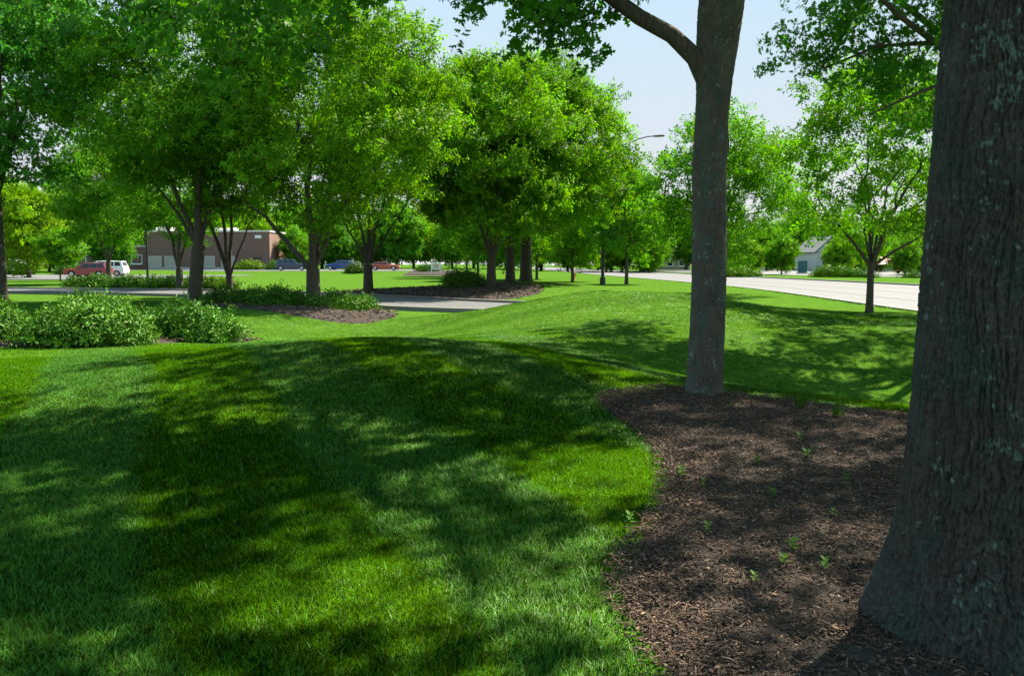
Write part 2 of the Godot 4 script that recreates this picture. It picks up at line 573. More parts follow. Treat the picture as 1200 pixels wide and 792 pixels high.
func scatter_chips(poly: PackedVector2Array, lo: Vector2, hi: Vector2, count: int, size: float, called: String, label: String, rise := 0.05):
	var root := stuff_root(called, label, "mulch")
	var kinds := [chip_mesh(0.055, 0.007, 0.004, 0.004), chip_mesh(0.035, 0.012, 0.005, 0.0), chip_mesh(0.085, 0.005, 0.003, 0.008), chip_mesh(0.026, 0.016, 0.008, 0.003)]
	var xf := [[], [], [], []]
	var cl := [[], [], [], []]
	for i in count:
		var q := Vector2(rng.randf_range(lo.x, hi.x), rng.randf_range(lo.y, hi.y))
		if not Geometry2D.is_point_in_polygon(q + Vector2(rng.randfn(0, 0.04), rng.randfn(0, 0.04)), poly): continue
		var k := rng.randi() % 4
		var b := Basis(Vector3.UP, rng.randf() * TAU) * Basis(Vector3.BACK, rng.randfn(0, 0.30)) * Basis(Vector3.RIGHT, rng.randfn(0, 0.4))
		var s := size * rng.randf_range(0.6, 1.5)
		xf[k].append(Transform3D(b.scaled(Vector3(s, s, s)), P(q.x, q.y, rise + rng.randf_range(-0.004, 0.024) + 0.02 * nzf.get_noise_2d(q.x * 30, q.y * 30) + 0.03 * nz.get_noise_2d(q.x * 12, q.y * 12))))
		var t := rng.randf()
		var c := Color(0.057, 0.033, 0.0195) * rng.randf_range(0.35, 1.9)
		if t > 0.86: c = Color(0.16, 0.10, 0.060) * rng.randf_range(0.7, 1.3)
		if t > 0.985: c = Color(0.28, 0.21, 0.14)
		c.a = 1.0
		cl[k].append(c)
	for k in 4: multimesh("chips", kinds[k], M.chip, xf[k], cl[k], root)

# ------------------------------------------------------------------ grass
func tuft_mesh(blades: int, spread: float, h0: float, h1: float, w: float, lean: float, seed_: int) -> Mesh:
	var r := RandomNumberGenerator.new()
	r.seed = seed_
	var mb := MB.new()
	mb.use_c = true
	for k in blades:
		var o := Vector3(r.randf_range(-spread, spread), -0.01, r.randf_range(-spread, spread))
		var h := r.randf_range(h0, h1)
		var a := r.randfn(0, 0.8)
		var side := Vector3(cos(a), 0, sin(a)) * w * r.randf_range(0.6, 1.2) * 0.5
		var ln := Vector3(r.randfn(0, 0.45), 0, lean + r.randfn(0, 0.42)) * h
		var m := o + Vector3.UP * h * 0.6 + ln * 0.38
		var t := o + Vector3.UP * h * r.randf_range(0.75, 1.0) + ln
		var nn := (m - o).cross(side).normalized()
		nn = (nn * (0.8 * signf(nn.y + 0.0001)) + Vector3.UP).normalized()
		var tone := r.randf_range(0.5, 1.6)
		var yl := r.randf_range(0.75, 1.5)
		var c := Color(tone * yl, tone, tone * 0.9)
		if r.randf() < 0.07: c = Color(2.4, 1.1, 4.0) * r.randf_range(0.5, 1.3)
		var i := mb.add(o - side, nn, Vector2.ZERO, c)
		mb.add(o + side, nn, Vector2.ZERO, c); mb.add(m - side * 0.8, nn, Vector2.ZERO, c); mb.add(m + side * 0.8, nn, Vector2.ZERO, c)
		mb.add(t, nn, Vector2.ZERO, c)
		mb.tri(i, i + 1, i + 3); mb.tri(i, i + 3, i + 2); mb.tri(i + 2, i + 3, i + 4)
	return mb.mesh()

func grass_ok(x: float, d: float) -> bool:
	var rel := x - road_near(d)
	if rel > -0.3: return false
	if drive_dist(x, d) < 3.6: return false
	var q := Vector2(x + rng.randfn(0, 0.035) + 0.10 * nzf.get_noise_2d(x * 14, d * 14), d + rng.randfn(0, 0.035) + 0.10 * nzf.get_noise_2d(x * 14 + 70, d * 14))
	for b in beds:
		if Geometry2D.is_point_in_polygon(q, b): return false
	return true

func build_grass():
	var root := stuff_root("grass", "short mown grass blades covering the lawn", "grass")
	# bands: from, to, spacing, scale, mesh blades, height, width
	var bands := [[2.2, 7.5, 0.060, 1.0, 54, 0.024, 0.062, 0.0046], [7.5, 14.0, 0.090, 1.35, 56, 0.020, 0.042, 0.0050], [14.0, 28.0, 0.16, 2.3, 70, 0.011, 0.022, 0.0050], [28.0, 62.0, 0.34, 4.4, 80, 0.007, 0.012, 0.005]]
	var sd := Vector2(-0.40, 0.92).normalized()
	var across := Vector2(sd.y, -sd.x)
	for bi in bands.size():
		var b: Array = bands[bi]
		var nv := 4
		var meshes := []
		var xf := []
		var cl := []
		for k in nv:
			meshes.append(tuft_mesh(b[4], 0.07, b[5], b[6], b[7], 0.20, 100 + bi * 10 + k))
			xf.append([]); cl.append([])
		var sp: float = b[2]
		var d: float = b[0]
		while d < b[1]:
			var half := d * 0.66 + 2.5
			var x := -half
			while x < minf(half, 18.0):
				var px := x + rng.randf_range(-0.5, 0.5) * sp
				var pd := d + rng.randf_range(-0.5, 0.5) * sp
				x += sp
				if not grass_ok(px, pd): continue
				# mowing passes lay the blades one way and then the other
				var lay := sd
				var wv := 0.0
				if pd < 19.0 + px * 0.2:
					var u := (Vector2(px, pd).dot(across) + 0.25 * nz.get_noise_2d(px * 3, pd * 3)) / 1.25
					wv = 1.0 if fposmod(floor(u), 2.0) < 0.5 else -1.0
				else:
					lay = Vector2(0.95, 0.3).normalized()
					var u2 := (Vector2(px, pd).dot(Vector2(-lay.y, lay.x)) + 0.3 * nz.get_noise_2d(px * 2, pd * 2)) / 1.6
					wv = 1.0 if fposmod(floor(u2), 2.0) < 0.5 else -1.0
				var ang := atan2(lay.x * wv, -lay.y * wv) + rng.randfn(0, 0.8)
				var k2 := rng.randi() % nv
				var e := 0.25
				var nn := Vector3(H(px - e, pd) - H(px + e, pd), 2 * e, H(px, pd + e) - H(px, pd - e))
				nn = nn.normalized()
				var bas := Basis(Vector3.UP, ang)
				var ax := Vector3.UP.cross(nn)
				if ax.length() > 0.001: bas = Basis(ax.normalized(), Vector3.UP.angle_to(nn)) * bas
				var s: float = b[3] * rng.randf_range(0.85, 1.2)
				xf[k2].append(Transform3D(bas.scaled(Vector3(s, s * rng.randf_range(0.8, 1.15), s)), P(px, pd)))
				var pt := nz.get_noise_2d(px * 9 + 50, pd * 9) * 0.55 + nz.get_noise_2d(px * 2.2, pd * 2.2 + 90) * 0.5
				var tone := 1.0 + 0.30 * pt + rng.randfn(0, 0.07) + 0.06 * wv  # stripe sheen put into the blade colour: alternate passes paler and darker
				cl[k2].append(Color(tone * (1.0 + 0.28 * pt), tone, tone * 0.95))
			d += sp
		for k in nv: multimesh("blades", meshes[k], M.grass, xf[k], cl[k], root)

# ------------------------------------------------------------------ leaves and trees
func leaf(mb: MB, o: Vector3, dirv: Vector3, nrm: Vector3, l: float, w: float, lobed: bool, tone: Color):
	var a := dirv.normalized()
	var s := a.cross(nrm).normalized()
	var n := s.cross(a).normalized()
	for sg in [-1.0, 1.0]:
		var sd: Vector3 = (s * sg + n * 0.28).normalized()
		var nn: Vector3 = ((n - s * sg * 0.28).normalized() + Vector3.UP * 0.7).normalized()
		var sets := []
		if lobed: sets = [[Vector2(0.1, 0), Vector2(0.34, 0.50), Vector2(0.48, 0)], [Vector2(0.36, 0), Vector2(0.68, 0.52), Vector2(0.74, 0)], [Vector2(0.62, 0), Vector2(0.88, 0.26), Vector2(1, 0)]]
		else: sets = [[Vector2(0, 0), Vector2(0.28, 0.42), Vector2(0.66, 0.36)], [Vector2(0, 0), Vector2(0.66, 0.36), Vector2(1, 0)]]
		for tset in sets:
			var p := []
			for q in tset: p.append(o + a * (q.x * l) + sd * (q.y * w) - n * (q.x * q.x * l * 0.18))
			var i := mb.add(p[0], nn, Vector2.ZERO, tone); mb.add(p[1], nn, Vector2.ZERO, tone); mb.add(p[2], nn, Vector2.ZERO, tone)
			if sg > 0: mb.tri(i, i + 1, i + 2)
			else: mb.tri(i, i + 2, i + 1)

func sprig(kind: String, var_: int) -> Mesh: # a twig about 0.3 long along +y with its leaves; real size for leaves of 0.1
	var key := kind + str(var_)
	if sprigs.has(key): return sprigs[key]
	var r := RandomNumberGenerator.new()
	r.seed = hash(key)
	var mb := MB.new()
	mb.use_c = true
	var count := 15
	var l := 0.10
	var w := 0.062
	var lobed := kind == "oak"
	if lobed: l = 0.125; w = 0.11; count = 12
	if kind == "shrub": l = 0.085; w = 0.042; count = 18
	for k in count:
		var t := (k + 0.5) / count
		var o := Vector3(r.randfn(0, 0.03), 0.02 + t * 0.26, r.randfn(0, 0.03))
		var a := k * 2.4 + r.randf_range(-0.5, 0.5)
		var rise := lerpf(0.0, 1.1, t * t) + r.randfn(0, 0.35)
		var dirv := Vector3(cos(a), rise, sin(a)).normalized()
		var nrm := (Vector3.UP * 1.0 - dirv * dirv.y + Vector3(r.randfn(0, 0.45), 0, r.randfn(0, 0.45))).normalized()
		var s := r.randf_range(0.7, 1.2)
		var g := r.randf_range(0.75, 1.25)
		leaf(mb, o + dirv * 0.02, dirv, nrm, l * s, w * s, lobed, Color(g * r.randf_range(0.9, 1.15), g, g))
	sprigs[key] = mb.mesh()
	return sprigs[key]

func basis_y(dirv: Vector3, spin: float) -> Basis:
	var y := dirv.normalized()
	var x := y.cross(Vector3.BACK if absf(y.z) < 0.9 else Vector3.RIGHT).normalized()
	return Basis(x, y, x.cross(y)) * Basis(Vector3.UP, spin)

func curve_pts(a: Vector3, b: Vector3, sag: Vector3, n: int) -> Array:
	var out := []
	for k in n + 1:
		var t := float(k) / n
		out.append(a.lerp(b, t) + sag * (4.0 * t * (1.0 - t)))
	return out

# stems: array of {p: [points], r: [radii]} in the tree's own axes. crowns: array of {c, r (Vector3)}.
# adds children trunk, limb..., branches, crown
func foliate(root: Node3D, stems: Array, crowns: Array, o: Dictionary):
	var r := RandomNumberGenerator.new()
	r.seed = o.get("seed", 1)
	var bark: Material = o.get("bark", M.bark)
	var kind: String = o.get("kind", "leaf")
	var lm: Material = M.oak_leaf if kind == "oak" else (M.shrub_leaf if kind == "shrub" else M.leaf)
	var ls: float = o.get("leaf", 1.0)
	var cr: float = o.get("cluster", 1.0)
	var per: int = o.get("per", 45)
	var tint: Color = o.get("tint", Color.WHITE)
	var nodes := [] # skeleton points with radius
	var k := 0
	for s in stems:
		if o.get("own_trunk", false) == false or k > 0:
			var mb := MB.new()
			mb.tube(s.p, s.r, o.get("sides", 10))
			obj("trunk" if k == 0 else "limb", mb.mesh(), bark, root)
		for j in s.p.size():
			nodes.append([s.p[j], s.r[j]])
			if j + 1 < s.p.size():
				nodes.append([(s.p[j] + s.p[j + 1]) * 0.5, (s.r[j] + s.r[j + 1]) * 0.5])
		k += 1
	# cluster centres
	var centres := []
	for c in crowns:
		var want: int = c.n
		var tries := 0
		var got := 0
		while got < want and tries < want * 40:
			tries += 1
			var q := Vector3(r.randf_range(-1, 1), r.randf_range(-1, 1), r.randf_range(-1, 1))
			var ln := q.length()
			if ln > 1.0 or ln < c.get("hollow", 0.35): continue
			if r.randf() > 0.35 + 0.65 * ln: continue
			if q.y < 0 and r.randf() < c.get("thin_base", 0.3): continue
			# egg shape: a broader lower half
			var wd: float = 1.0 - c.get("taper", 0.25) * maxf(q.y, 0.0)
			var p: Vector3 = c.c + Vector3(q.x * c.r.x * wd, q.y * c.r.y, q.z * c.r.z * wd)
			var bump := nz.get_noise_3d(p.x * 18 + o.get("seed", 1) * 13.0, p.y * 18, p.z * 18)
			p = c.c + (p - c.c) * (1.0 + 0.22 * bump)
			var near := false
			for gp in o.get("sun_gaps", []):  # foliage left out wherever it would shade these sunlit ground patches
				var wp: Vector3 = root.position + p
				var gx: float = wp.x - SUN_RUN.x * wp.y
				var gd: float = -wp.z - SUN_RUN.y * wp.y
				if Vector2(gx - gp.x, gd - gp.y).length() < gp.z: near = true
			for e in centres:
				if e.distance_to(p) < cr * 0.75:
					near = true
					break
			if near: continue
			centres.append(p)
			got += 1
	for p in o.get("extra", []): centres.append(p)
	# branches
	var bm := MB.new()
	var tips := []
	centres.sort_custom(func(a, b): return a.y < b.y)
	for p in centres:
		var best := 1e9
		var at := Vector3.ZERO
		var br := 0.05
		for nd in nodes:
			var dv: Vector3 = p - nd[0]
			var cost := dv.length() + maxf(0.0, -dv.y) * 0.8 + maxf(0.0, 0.4 * Vector2(dv.x, dv.z).length() - dv.y) * 0.5
			if nd[0].y < o.get("bare", 1.5): cost += 50.0
			if cost < best:
				best = cost; at = nd[0]; br = nd[1]
		var ln2: float = (p - at).length()
		var r0 := minf(br * 0.7, 0.014 + 0.011 * ln2)
		var sag := Vector3(r.randfn(0, 0.06), r.randfn(-0.03, 0.06), r.randfn(0, 0.06)) * ln2
		var cp := curve_pts(at, p, sag, 4)
		if ln2 > 0.05:
			bm.tube(cp, [r0, r0 * 0.8, r0 * 0.62, r0 * 0.45, r0 * 0.3], 5, false)
			for j in [2, 3, 4]: nodes.append([cp[j], r0 * (1.0 - 0.16 * j)])
		tips.append([p, (p - at).normalized()])
	if o.get("twigs", true):
		for tp in tips:
			for j in 3:
				var e: Vector3 = tp[0] + (tp[1] + Vector3(r.randfn(0, 0.7), r.randfn(0, 0.4), r.randfn(0, 0.7))).normalized() * cr * r.randf_range(0.5, 0.9)
				bm.tube([tp[0], (tp[0] + e) * 0.5 + Vector3(0, 0.03, 0), e], [0.009, 0.006, 0.003], 3, false)
	if bm.v.size() > 0: obj("branches", bm.mesh(), bark, root).set_meta("kind", "stuff")
	# sprigs
	var xf := [[], [], []]
	var cl := [[], [], []]
	for tp in tips:
		var sz := r.randf_range(0.6, 1.15) * cr * 0.92
		var ct := r.randf_range(0.82, 1.2)
		var n_here := int(per * r.randf_range(0.7, 1.45))
		for j in n_here:
			var q2 := Vector3(r.randfn(0, 0.5), r.randfn(0, 0.30), r.randfn(0, 0.5))
			if q2.length() > 1.25: q2 = q2.normalized() * 1.25
			var p2: Vector3 = tp[0] + q2 * sz
			p2.y -= 0.10 * sz * Vector2(q2.x, q2.z).length_squared()
			var dirv: Vector3 = (tp[1] * 0.5 + q2 * 1.2 + Vector3(r.randfn(0, 0.5), r.randfn(0.05, 0.35), r.randfn(0, 0.5))).normalized()
			var s2 := ls * r.randf_range(0.7, 1.2)
			var kk := r.randi() % 3
			xf[kk].append(Transform3D(basis_y(dirv, r.randf() * TAU).scaled(Vector3.ONE * s2), p2))
			var tone := ct * r.randf_range(0.8, 1.2)
			cl[kk].append(Color(tint.r * tone * r.randf_range(0.85, 1.2), tint.g * tone, tint.b * tone))
	var crown := Node3D.new()
	crown.name = o.get("crown_name", "crown")
	root.add_child(crown)
	for kk in 3: multimesh("leaves", sprig(kind, kk), lm, xf[kk], cl[kk], crown)

func bent(a: Vector3, b: Vector3, r0: float, r1: float, seed_: int, wob := 0.05, n := 6) -> Dictionary:
	var r := RandomNumberGenerator.new()
	r.seed = seed_
	var p := []
	var rad := []
	var ln := (b - a).length()
	for k in n + 1:
		var t := float(k) / n
		var w := Vector3(r.randfn(0, wob), 0, r.randfn(0, wob)) * ln * t * (1.0 if k < n else 0.3)
		# stems spread first and then turn upward
		var q := a.lerp(b, t)
		q.y = lerpf(a.y, b.y, pow(t, 0.92))
		p.append(q + w * 0.5)
		rad.append(lerpf(r0, r1, pow(t, 0.8)))
	return {"p": p, "r": rad}

func flared(h: float, r: float, lean: Vector3) -> Dictionary:
	return {"p": [Vector3(0, -0.25, 0), Vector3(0, 0.0, 0), Vector3(0, 0.15, 0) + lean * 0.05, Vector3(0, 0.4, 0) + lean * 0.15, Vector3(0, h * 0.6, 0) + lean * 0.6, Vector3(0, h, 0) + lean], "r": [r * 1.5, r * 1.3, r * 1.14, r * 1.04, r * 0.95, r * 0.9]}

# an ornamental tree whose stems leave one short trunk
func vase_tree(called: String, label: String, x: float, d: float, o: Dictionary) -> Node3D:
	var root := thing(called, label, "tree", P(x, d), 0.0, o.get("group", ""))
	var seed_: int = o.get("seed", 1)
	var r := RandomNumberGenerator.new()
	r.seed = seed_ * 77 + 5
	var tr: float = o.r
	var fork: float = o.fork
	var lean: Vector3 = o.get("lean", Vector3.ZERO)
	var stems := [flared(fork, tr, lean)]
	var cc: Vector3 = o.c
	var cs: Vector3 = o.s
	var top := Vector3(0, fork, 0) + lean
	if o.has("stems"):
		for s in o.stems: stems.append(bent(top - Vector3(0, 0.12, 0), s[0], s[1], s[1] * 0.35, seed_ * 31 + stems.size(), 0.05))
	else:
		var n: int = o.get("nstems", 4)
		for k in n:
			var a := TAU * (k + r.randf_range(-0.3, 0.3)) / n + seed_
			var rr := r.randf_range(0.3, 0.55)
			var e := cc + Vector3(cos(a) * cs.x * rr, cs.y * r.randf_range(0.25, 0.6), sin(a) * cs.z * rr)
			stems.append(bent(top - Vector3(0, 0.12, 0), e, tr * r.randf_range(0.45, 0.62), 0.03, seed_ * 31 + k, 0.05))
	foliate(root, stems, [{"c": cc, "r": cs, "n": o.get("n", 90), "taper": o.get("taper", 0.25), "thin_base": o.get("thin_base", 0.3), "hollow": o.get("hollow", 0.3)}] + o.get("crowns", []), o)
	return root

# a big furrowed trunk, displaced as real relief
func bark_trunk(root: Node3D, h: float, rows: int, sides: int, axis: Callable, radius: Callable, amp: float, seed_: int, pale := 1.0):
	var mb := MB.new()
	mb.use_c = true
	var fn := FastNoiseLite.new()
	fn.seed = seed_
	fn.frequency = 1.0
	fn.fractal_octaves = 3
	var fc := FastNoiseLite.new()
	fc.seed = seed_ + 3
	fc.frequency = 1.0
	fc.noise_type = FastNoiseLite.TYPE_CELLULAR
	fc.cellular_return_type = FastNoiseLite.RETURN_DISTANCE
	for k in rows + 1:
		var y := -0.12 + (h + 0.12) * pow(float(k) / rows, 1.25)
		var c: Vector3 = axis.call(y)
		for j in sides + 1:
			var a := TAU * (j % sides) / sides
			var dirv := Vector3(cos(a), 0, sin(a))
			var r: float = radius.call(y, a)
			var q := dirv * r
			var warp := fn.get_noise_3d(q.x * 2.0, y * 2.2, q.z * 2.0) * 0.05
			var sx := 20.0
			var n1 := fn.get_noise_3d((q.x + warp * dirv.z) * sx, y * 1.25, (q.z - warp * dirv.x) * sx)
			var n2 := fn.get_noise_3d(q.x * 46 + 40, y * 4.5, q.z * 46)
			var n3 := fn.get_noise_3d(q.x * 95, y * 30 + 9, q.z * 95)
			var ridge := minf(absf(n1) * 4.2, 1.0)
			var plate := minf(absf(n2) * 4.0, 1.0)
			var disp := amp * (ridge * 0.65 + plate * 0.42 + n3 * 0.28 - 0.9)
			var p := c + dirv * (r + disp)
			p.y = y
			# colour: grey brown bark, patches of green algae, round spots of pale lichen
			var g := 1.0 + 0.45 * n3 + 0.35 * fn.get_noise_3d(q.x * 5, y * 4, q.z * 5)
			var col := Color(0.046, 0.041, 0.032) * g
			var alg := smoothstep(0.05, 0.4, fn.get_noise_3d(q.x * 4 + 11, y * 2.5, q.z * 4) + 0.30 * n3)
			col = col.lerp(Color(0.028, 0.047, 0.034) * g, alg * 0.75)
			var li := fn.get_noise_3d(q.x * 3.5 + 70, y * 3.0 + 5, q.z * 3.5)
			var cell := fc.get_noise_3d(q.x * 22, y * 20, q.z * 22)
			if cell < -0.74 + 0.35 * maxf(li, 0.0) and li > -0.22 and n3 > -0.12:
				col = col.lerp(Color(0.105, 0.155, 0.120) * (1.0 + 0.6 * n3), 0.8)
			var cell2 := fc.get_noise_3d(q.x * 7 + 30, y * 7, q.z * 7)
			if cell2 < -0.90 and n3 > -0.2: col = col.lerp(Color(0.19, 0.25, 0.21), 0.6)
			col *= pale
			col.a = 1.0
			mb.add(p, dirv, Vector2(float(j) / sides, y), col)
	var w := sides + 1
	for k in rows + 1:
		for j in w:
			var jl := (j - 1 + sides) % sides
			var jr := (j + 1) % sides
			var du := mb.v[k * w + jr] - mb.v[k * w + jl]
			var dv := mb.v[mini(k + 1, rows) * w + j] - mb.v[maxi(k - 1, 0) * w + j]
			var nn := dv.cross(du).normalized()
			if nn.dot(mb.n[k * w + j]) < 0: nn = -nn
			mb.n[k * w + j] = nn
	for k in rows:
		for j in sides:
			var a0 := k * w + j
			mb.tri(a0, a0 + w, a0 + w + 1); mb.tri(a0, a0 + w + 1, a0 + 1)
	obj("trunk", mb.mesh(), M.oak_bark, root)

func build_oaks():
	# the massive oak beside the camera
	var root := thing("oak_tree", "massive near oak trunk with furrowed bark and pale lichen spots on the mulch bed", "tree", P(2.10, 3.58))
	var ax := func(y: float) -> Vector3: return Vector3(0.010 * y, 0, 0.0)
	var rad := func(y: float, a: float) -> float:
		var f := exp(-pow(maxf(y, 0.0) / 0.38, 1.7))
		return 0.380 - 0.020 * y + 0.02 * exp(-maxf(y, 0.0) / 0.8) + f * (0.10 + 0.03 * cos(5.0 * a + 0.8) + 0.02 * cos(3.0 * a + 2.0)) + 0.012 * sin(2.0 * a + y * 0.8)
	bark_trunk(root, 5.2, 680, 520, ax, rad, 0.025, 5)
	var st := [{"p": [Vector3(0, 0, 0), Vector3(0.18, 5.1, 0)], "r": [0.3, 0.3]}]
	var rr := RandomNumberGenerator.new()
	rr.seed = 4
	for k in 6:
		var a := TAU * k / 6.0 + 0.4
		st.append(bent(Vector3(0.18, 4.9, 0), Vector3(0.2 + cos(a) * 3.6, 8.2 + (k % 3) * 1.7, sin(a) * 3.6), 0.19, 0.05, 40 + k))
	foliate(root, st, [{"c": Vector3(0.6, 9.6, 0.6), "r": Vector3(5.6, 4.2, 5.4), "n": 80, "hollow": 0.3, "thin_base": 0.1}], {"seed": 21, "sun_gaps": sun_patches, "kind": "oak", "per": 34, "cluster": 1.15, "leaf": 1.35, "own_trunk": true, "bare": 4.9, "bark": M.bark})
	# the forked oak at the far end of the mulch bed
	var r2 := thing("oak_tree", "slender forked oak trunk rising at the far end of the mulch bed", "tree", P(2.17, 9.6))
	var ax2 := func(y: float) -> Vector3: return Vector3(0.010 * y + 0.02 * sin(y * 1.3) + 0.055 * maxf(0.0, y - 2.6), 0, 0)
	var rad2 := func(y: float, a: float) -> float:
		var f := exp(-maxf(y, -0.05) / 0.13)
		return 0.198 - 0.006 * y + f * (0.035 + 0.018 * cos(5 * a)) + 0.075 * smoothstep(3.1, 4.4, y) * absf(cos(a)) + 0.01 * sin(3 * a + y) + 0.022 * exp(-pow((y - 2.82) / 0.13, 2)) * maxf(0.0, cos(a - 0.3))
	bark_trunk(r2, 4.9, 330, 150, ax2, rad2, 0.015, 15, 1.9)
	var st2 := [{"p": [Vector3(0, 0, 0), Vector3(0.08, 4.6, 0)], "r": [0.2, 0.2]}]
	# the arching limb to the left, then the crown limbs
	st2.append({"p": [Vector3(0.0, 3.50, 0), Vector3(-0.16, 3.78, 0), Vector3(-0.42, 4.02, 0), Vector3(-0.78, 4.20, 0.03), Vector3(-1.25, 4.52, 0.05), Vector3(-2.0, 5.05, 0.0), Vector3(-3.0, 5.75, -0.2), Vector3(-4.4, 5.85, -0.3), Vector3(-5.6, 5.3, -0.3)], "r": [0.13, 0.105, 0.092, 0.088, 0.082, 0.072, 0.06, 0.045, 0.025]})
	st2.append({"p": [Vector3(0.08, 4.5, 0), Vector3(0.22, 5.3, 0.1), Vector3(0.8, 7.0, -1.0), Vector3(1.6, 9.6, -3.0), Vector3(2.2, 12.5, -4.2)], "r": [0.17, 0.15, 0.12, 0.09, 0.04]})
	st2.append({"p": [Vector3(0.06, 4.5, 0), Vector3(-0.05, 5.4, 0.0), Vector3(-0.8, 7.4, -1.6), Vector3(-2.4, 9.6, -3.4), Vector3(-4.0, 11.8, -4.6)], "r": [0.17, 0.15, 0.11, 0.08, 0.04]})
	for k in 5:
		var a := TAU * k / 5.0 + 0.2
		st2.append(bent(Vector3(0.2 if k % 2 else -0.05, 5.3, 0.05), Vector3(cos(a) * 4.4 - 0.4, 10.0 + (k % 2) * 2.0, sin(a) * 4.4 - 1.8), 0.11, 0.04, 70 + k))
	var extra := []
	# foliage drooping from the arching limb into the top of the picture
	for e in [[-0.9, 5.05], [-1.2, 4.85], [-1.45, 4.55], [-1.6, 4.65], [-1.9, 4.35], [-2.15, 4.55], [-2.35, 4.85], [-2.75, 4.95], [-1.3, 4.3], [-2.0, 4.95], [-4.0, 4.75], [-4.35, 4.5], [-4.75, 4.35], [-5.1, 4.15], [-5.35, 4.55], [-5.75, 4.3], [-4.6, 4.85], [-5.0, 4.75], [-5.9, 4.7], [-6.3, 4.45], [-5.5, 3.95]]:
		extra.append(Vector3(e[0], e[1] - 0.2, rr.randf_range(-0.5, 0.5)))
	foliate(r2, st2, [{"c": Vector3(-0.1, 11.4, -2.6), "r": Vector3(7.6, 4.8, 6.8), "n": 92, "hollow": 0.25, "thin_base": 0.1}], {"seed": 33, "sun_gaps": sun_patches, "kind": "oak", "per": 42, "cluster": 1.05, "leaf": 1.3, "own_trunk": true, "bare": 3.9, "bark": M.bark, "extra": []})
	spray(r2, extra, st2[1].p, 17, 0.34, 17, 0.85)
	# an unseen oak added right of the picture to dapple the mulch with shade
	var r4 := thing("oak_tree", "unseen oak added out of the picture at right to shade the mulch bed", "tree", P(9.6, 9.4))
	var st4 := [flared(5.0, 0.27, Vector3(0.1, 0, 0))]
	for k in 6:
		var a := TAU * k / 6.0 + 0.3
		st4.append(bent(Vector3(0.1, 4.4 + 0.1 * k, 0), Vector3(cos(a) * 3.8, 8.5 + (k % 3) * 1.8, sin(a) * 3.8), 0.12, 0.035, 140 + k))
	foliate(r4, st4, [{"c": Vector3(-0.3, 10.6, 0.0), "r": Vector3(5.6, 4.0, 5.4), "n": 48, "hollow": 0.25, "thin_base": 0.1}], {"seed": 47, "sun_gaps": sun_patches, "kind": "oak", "per": 32, "cluster": 1.0, "leaf": 1.3, "bare": 4.4})
	# the oak hidden behind the near trunk
	var r3 := thing("oak_tree", "oak standing behind the near trunk, its leafy sprays hanging beside it", "tree", P(11.9, 20.0))
	var st3 := [flared(5.4, 0.27, Vector3(-0.1, 0, 0))]
	for k in 7:
		var a := TAU * k / 7.0 + 0.1
		st3.append(bent(Vector3(-0.1, 4.2 + 0.2 * k, 0), Vector3(cos(a) * 4.2 - 1.0, 8.0 + (k % 3) * 2.2, sin(a) * 4.2), 0.12, 0.035, 90 + k))
	st3.append({"p": [Vector3(-0.1, 5.0, 0), Vector3(-1.2, 6.2, 0.2), Vector3(-2.4, 6.6, 0.3), Vector3(-3.7, 6.5, 0.4), Vector3(-4.9, 6.0, 0.4)], "r": [0.09, 0.075, 0.055, 0.035, 0.018]})
	st3.append({"p": [Vector3(-0.1, 4.6, 0), Vector3(-1.0, 5.5, 0.6), Vector3(-2.2, 5.7, 1.0), Vector3(-3.4, 5.2, 1.3), Vector3(-4.3, 4.8, 1.4)], "r": [0.08, 0.065, 0.05, 0.03, 0.016]})
	var ex3 := []
	for e in [[-2.3, 7.3], [-3.0, 7.2], [-3.6, 7.5], [-4.2, 7.1], [-4.9, 7.3], [-5.4, 6.9], [-5.0, 6.5], [-4.4, 6.3], [-3.7, 6.4], [-3.0, 6.3], [-2.4, 6.5], [-2.0, 5.9], [-2.8, 5.6], [-1.8, 5.2], [-2.4, 5.0], [-3.4, 5.9], [-1.9, 6.9], [-5.6, 6.3], [-3.2, 6.9], [-4.0, 5.7], [-1.6, 7.5], [-2.2, 7.9], [-3.0, 8.0]]:
		ex3.append(Vector3(e[0], e[1], rr.randf_range(-0.6, 1.2)))
	foliate(r3, st3, [{"c": Vector3(-0.4, 11.6, 0.0), "r": Vector3(7.4, 4.6, 7.0), "n": 84, "hollow": 0.25, "thin_base": 0.1}], {"seed": 44, "sun_gaps": sun_patches, "kind": "oak", "per": 40, "cluster": 1.1, "leaf": 1.35, "bare": 4.0})
	spray(r3, ex3, st3[8].p + st3[9].p, 18, 0.55, 18, 1.0)

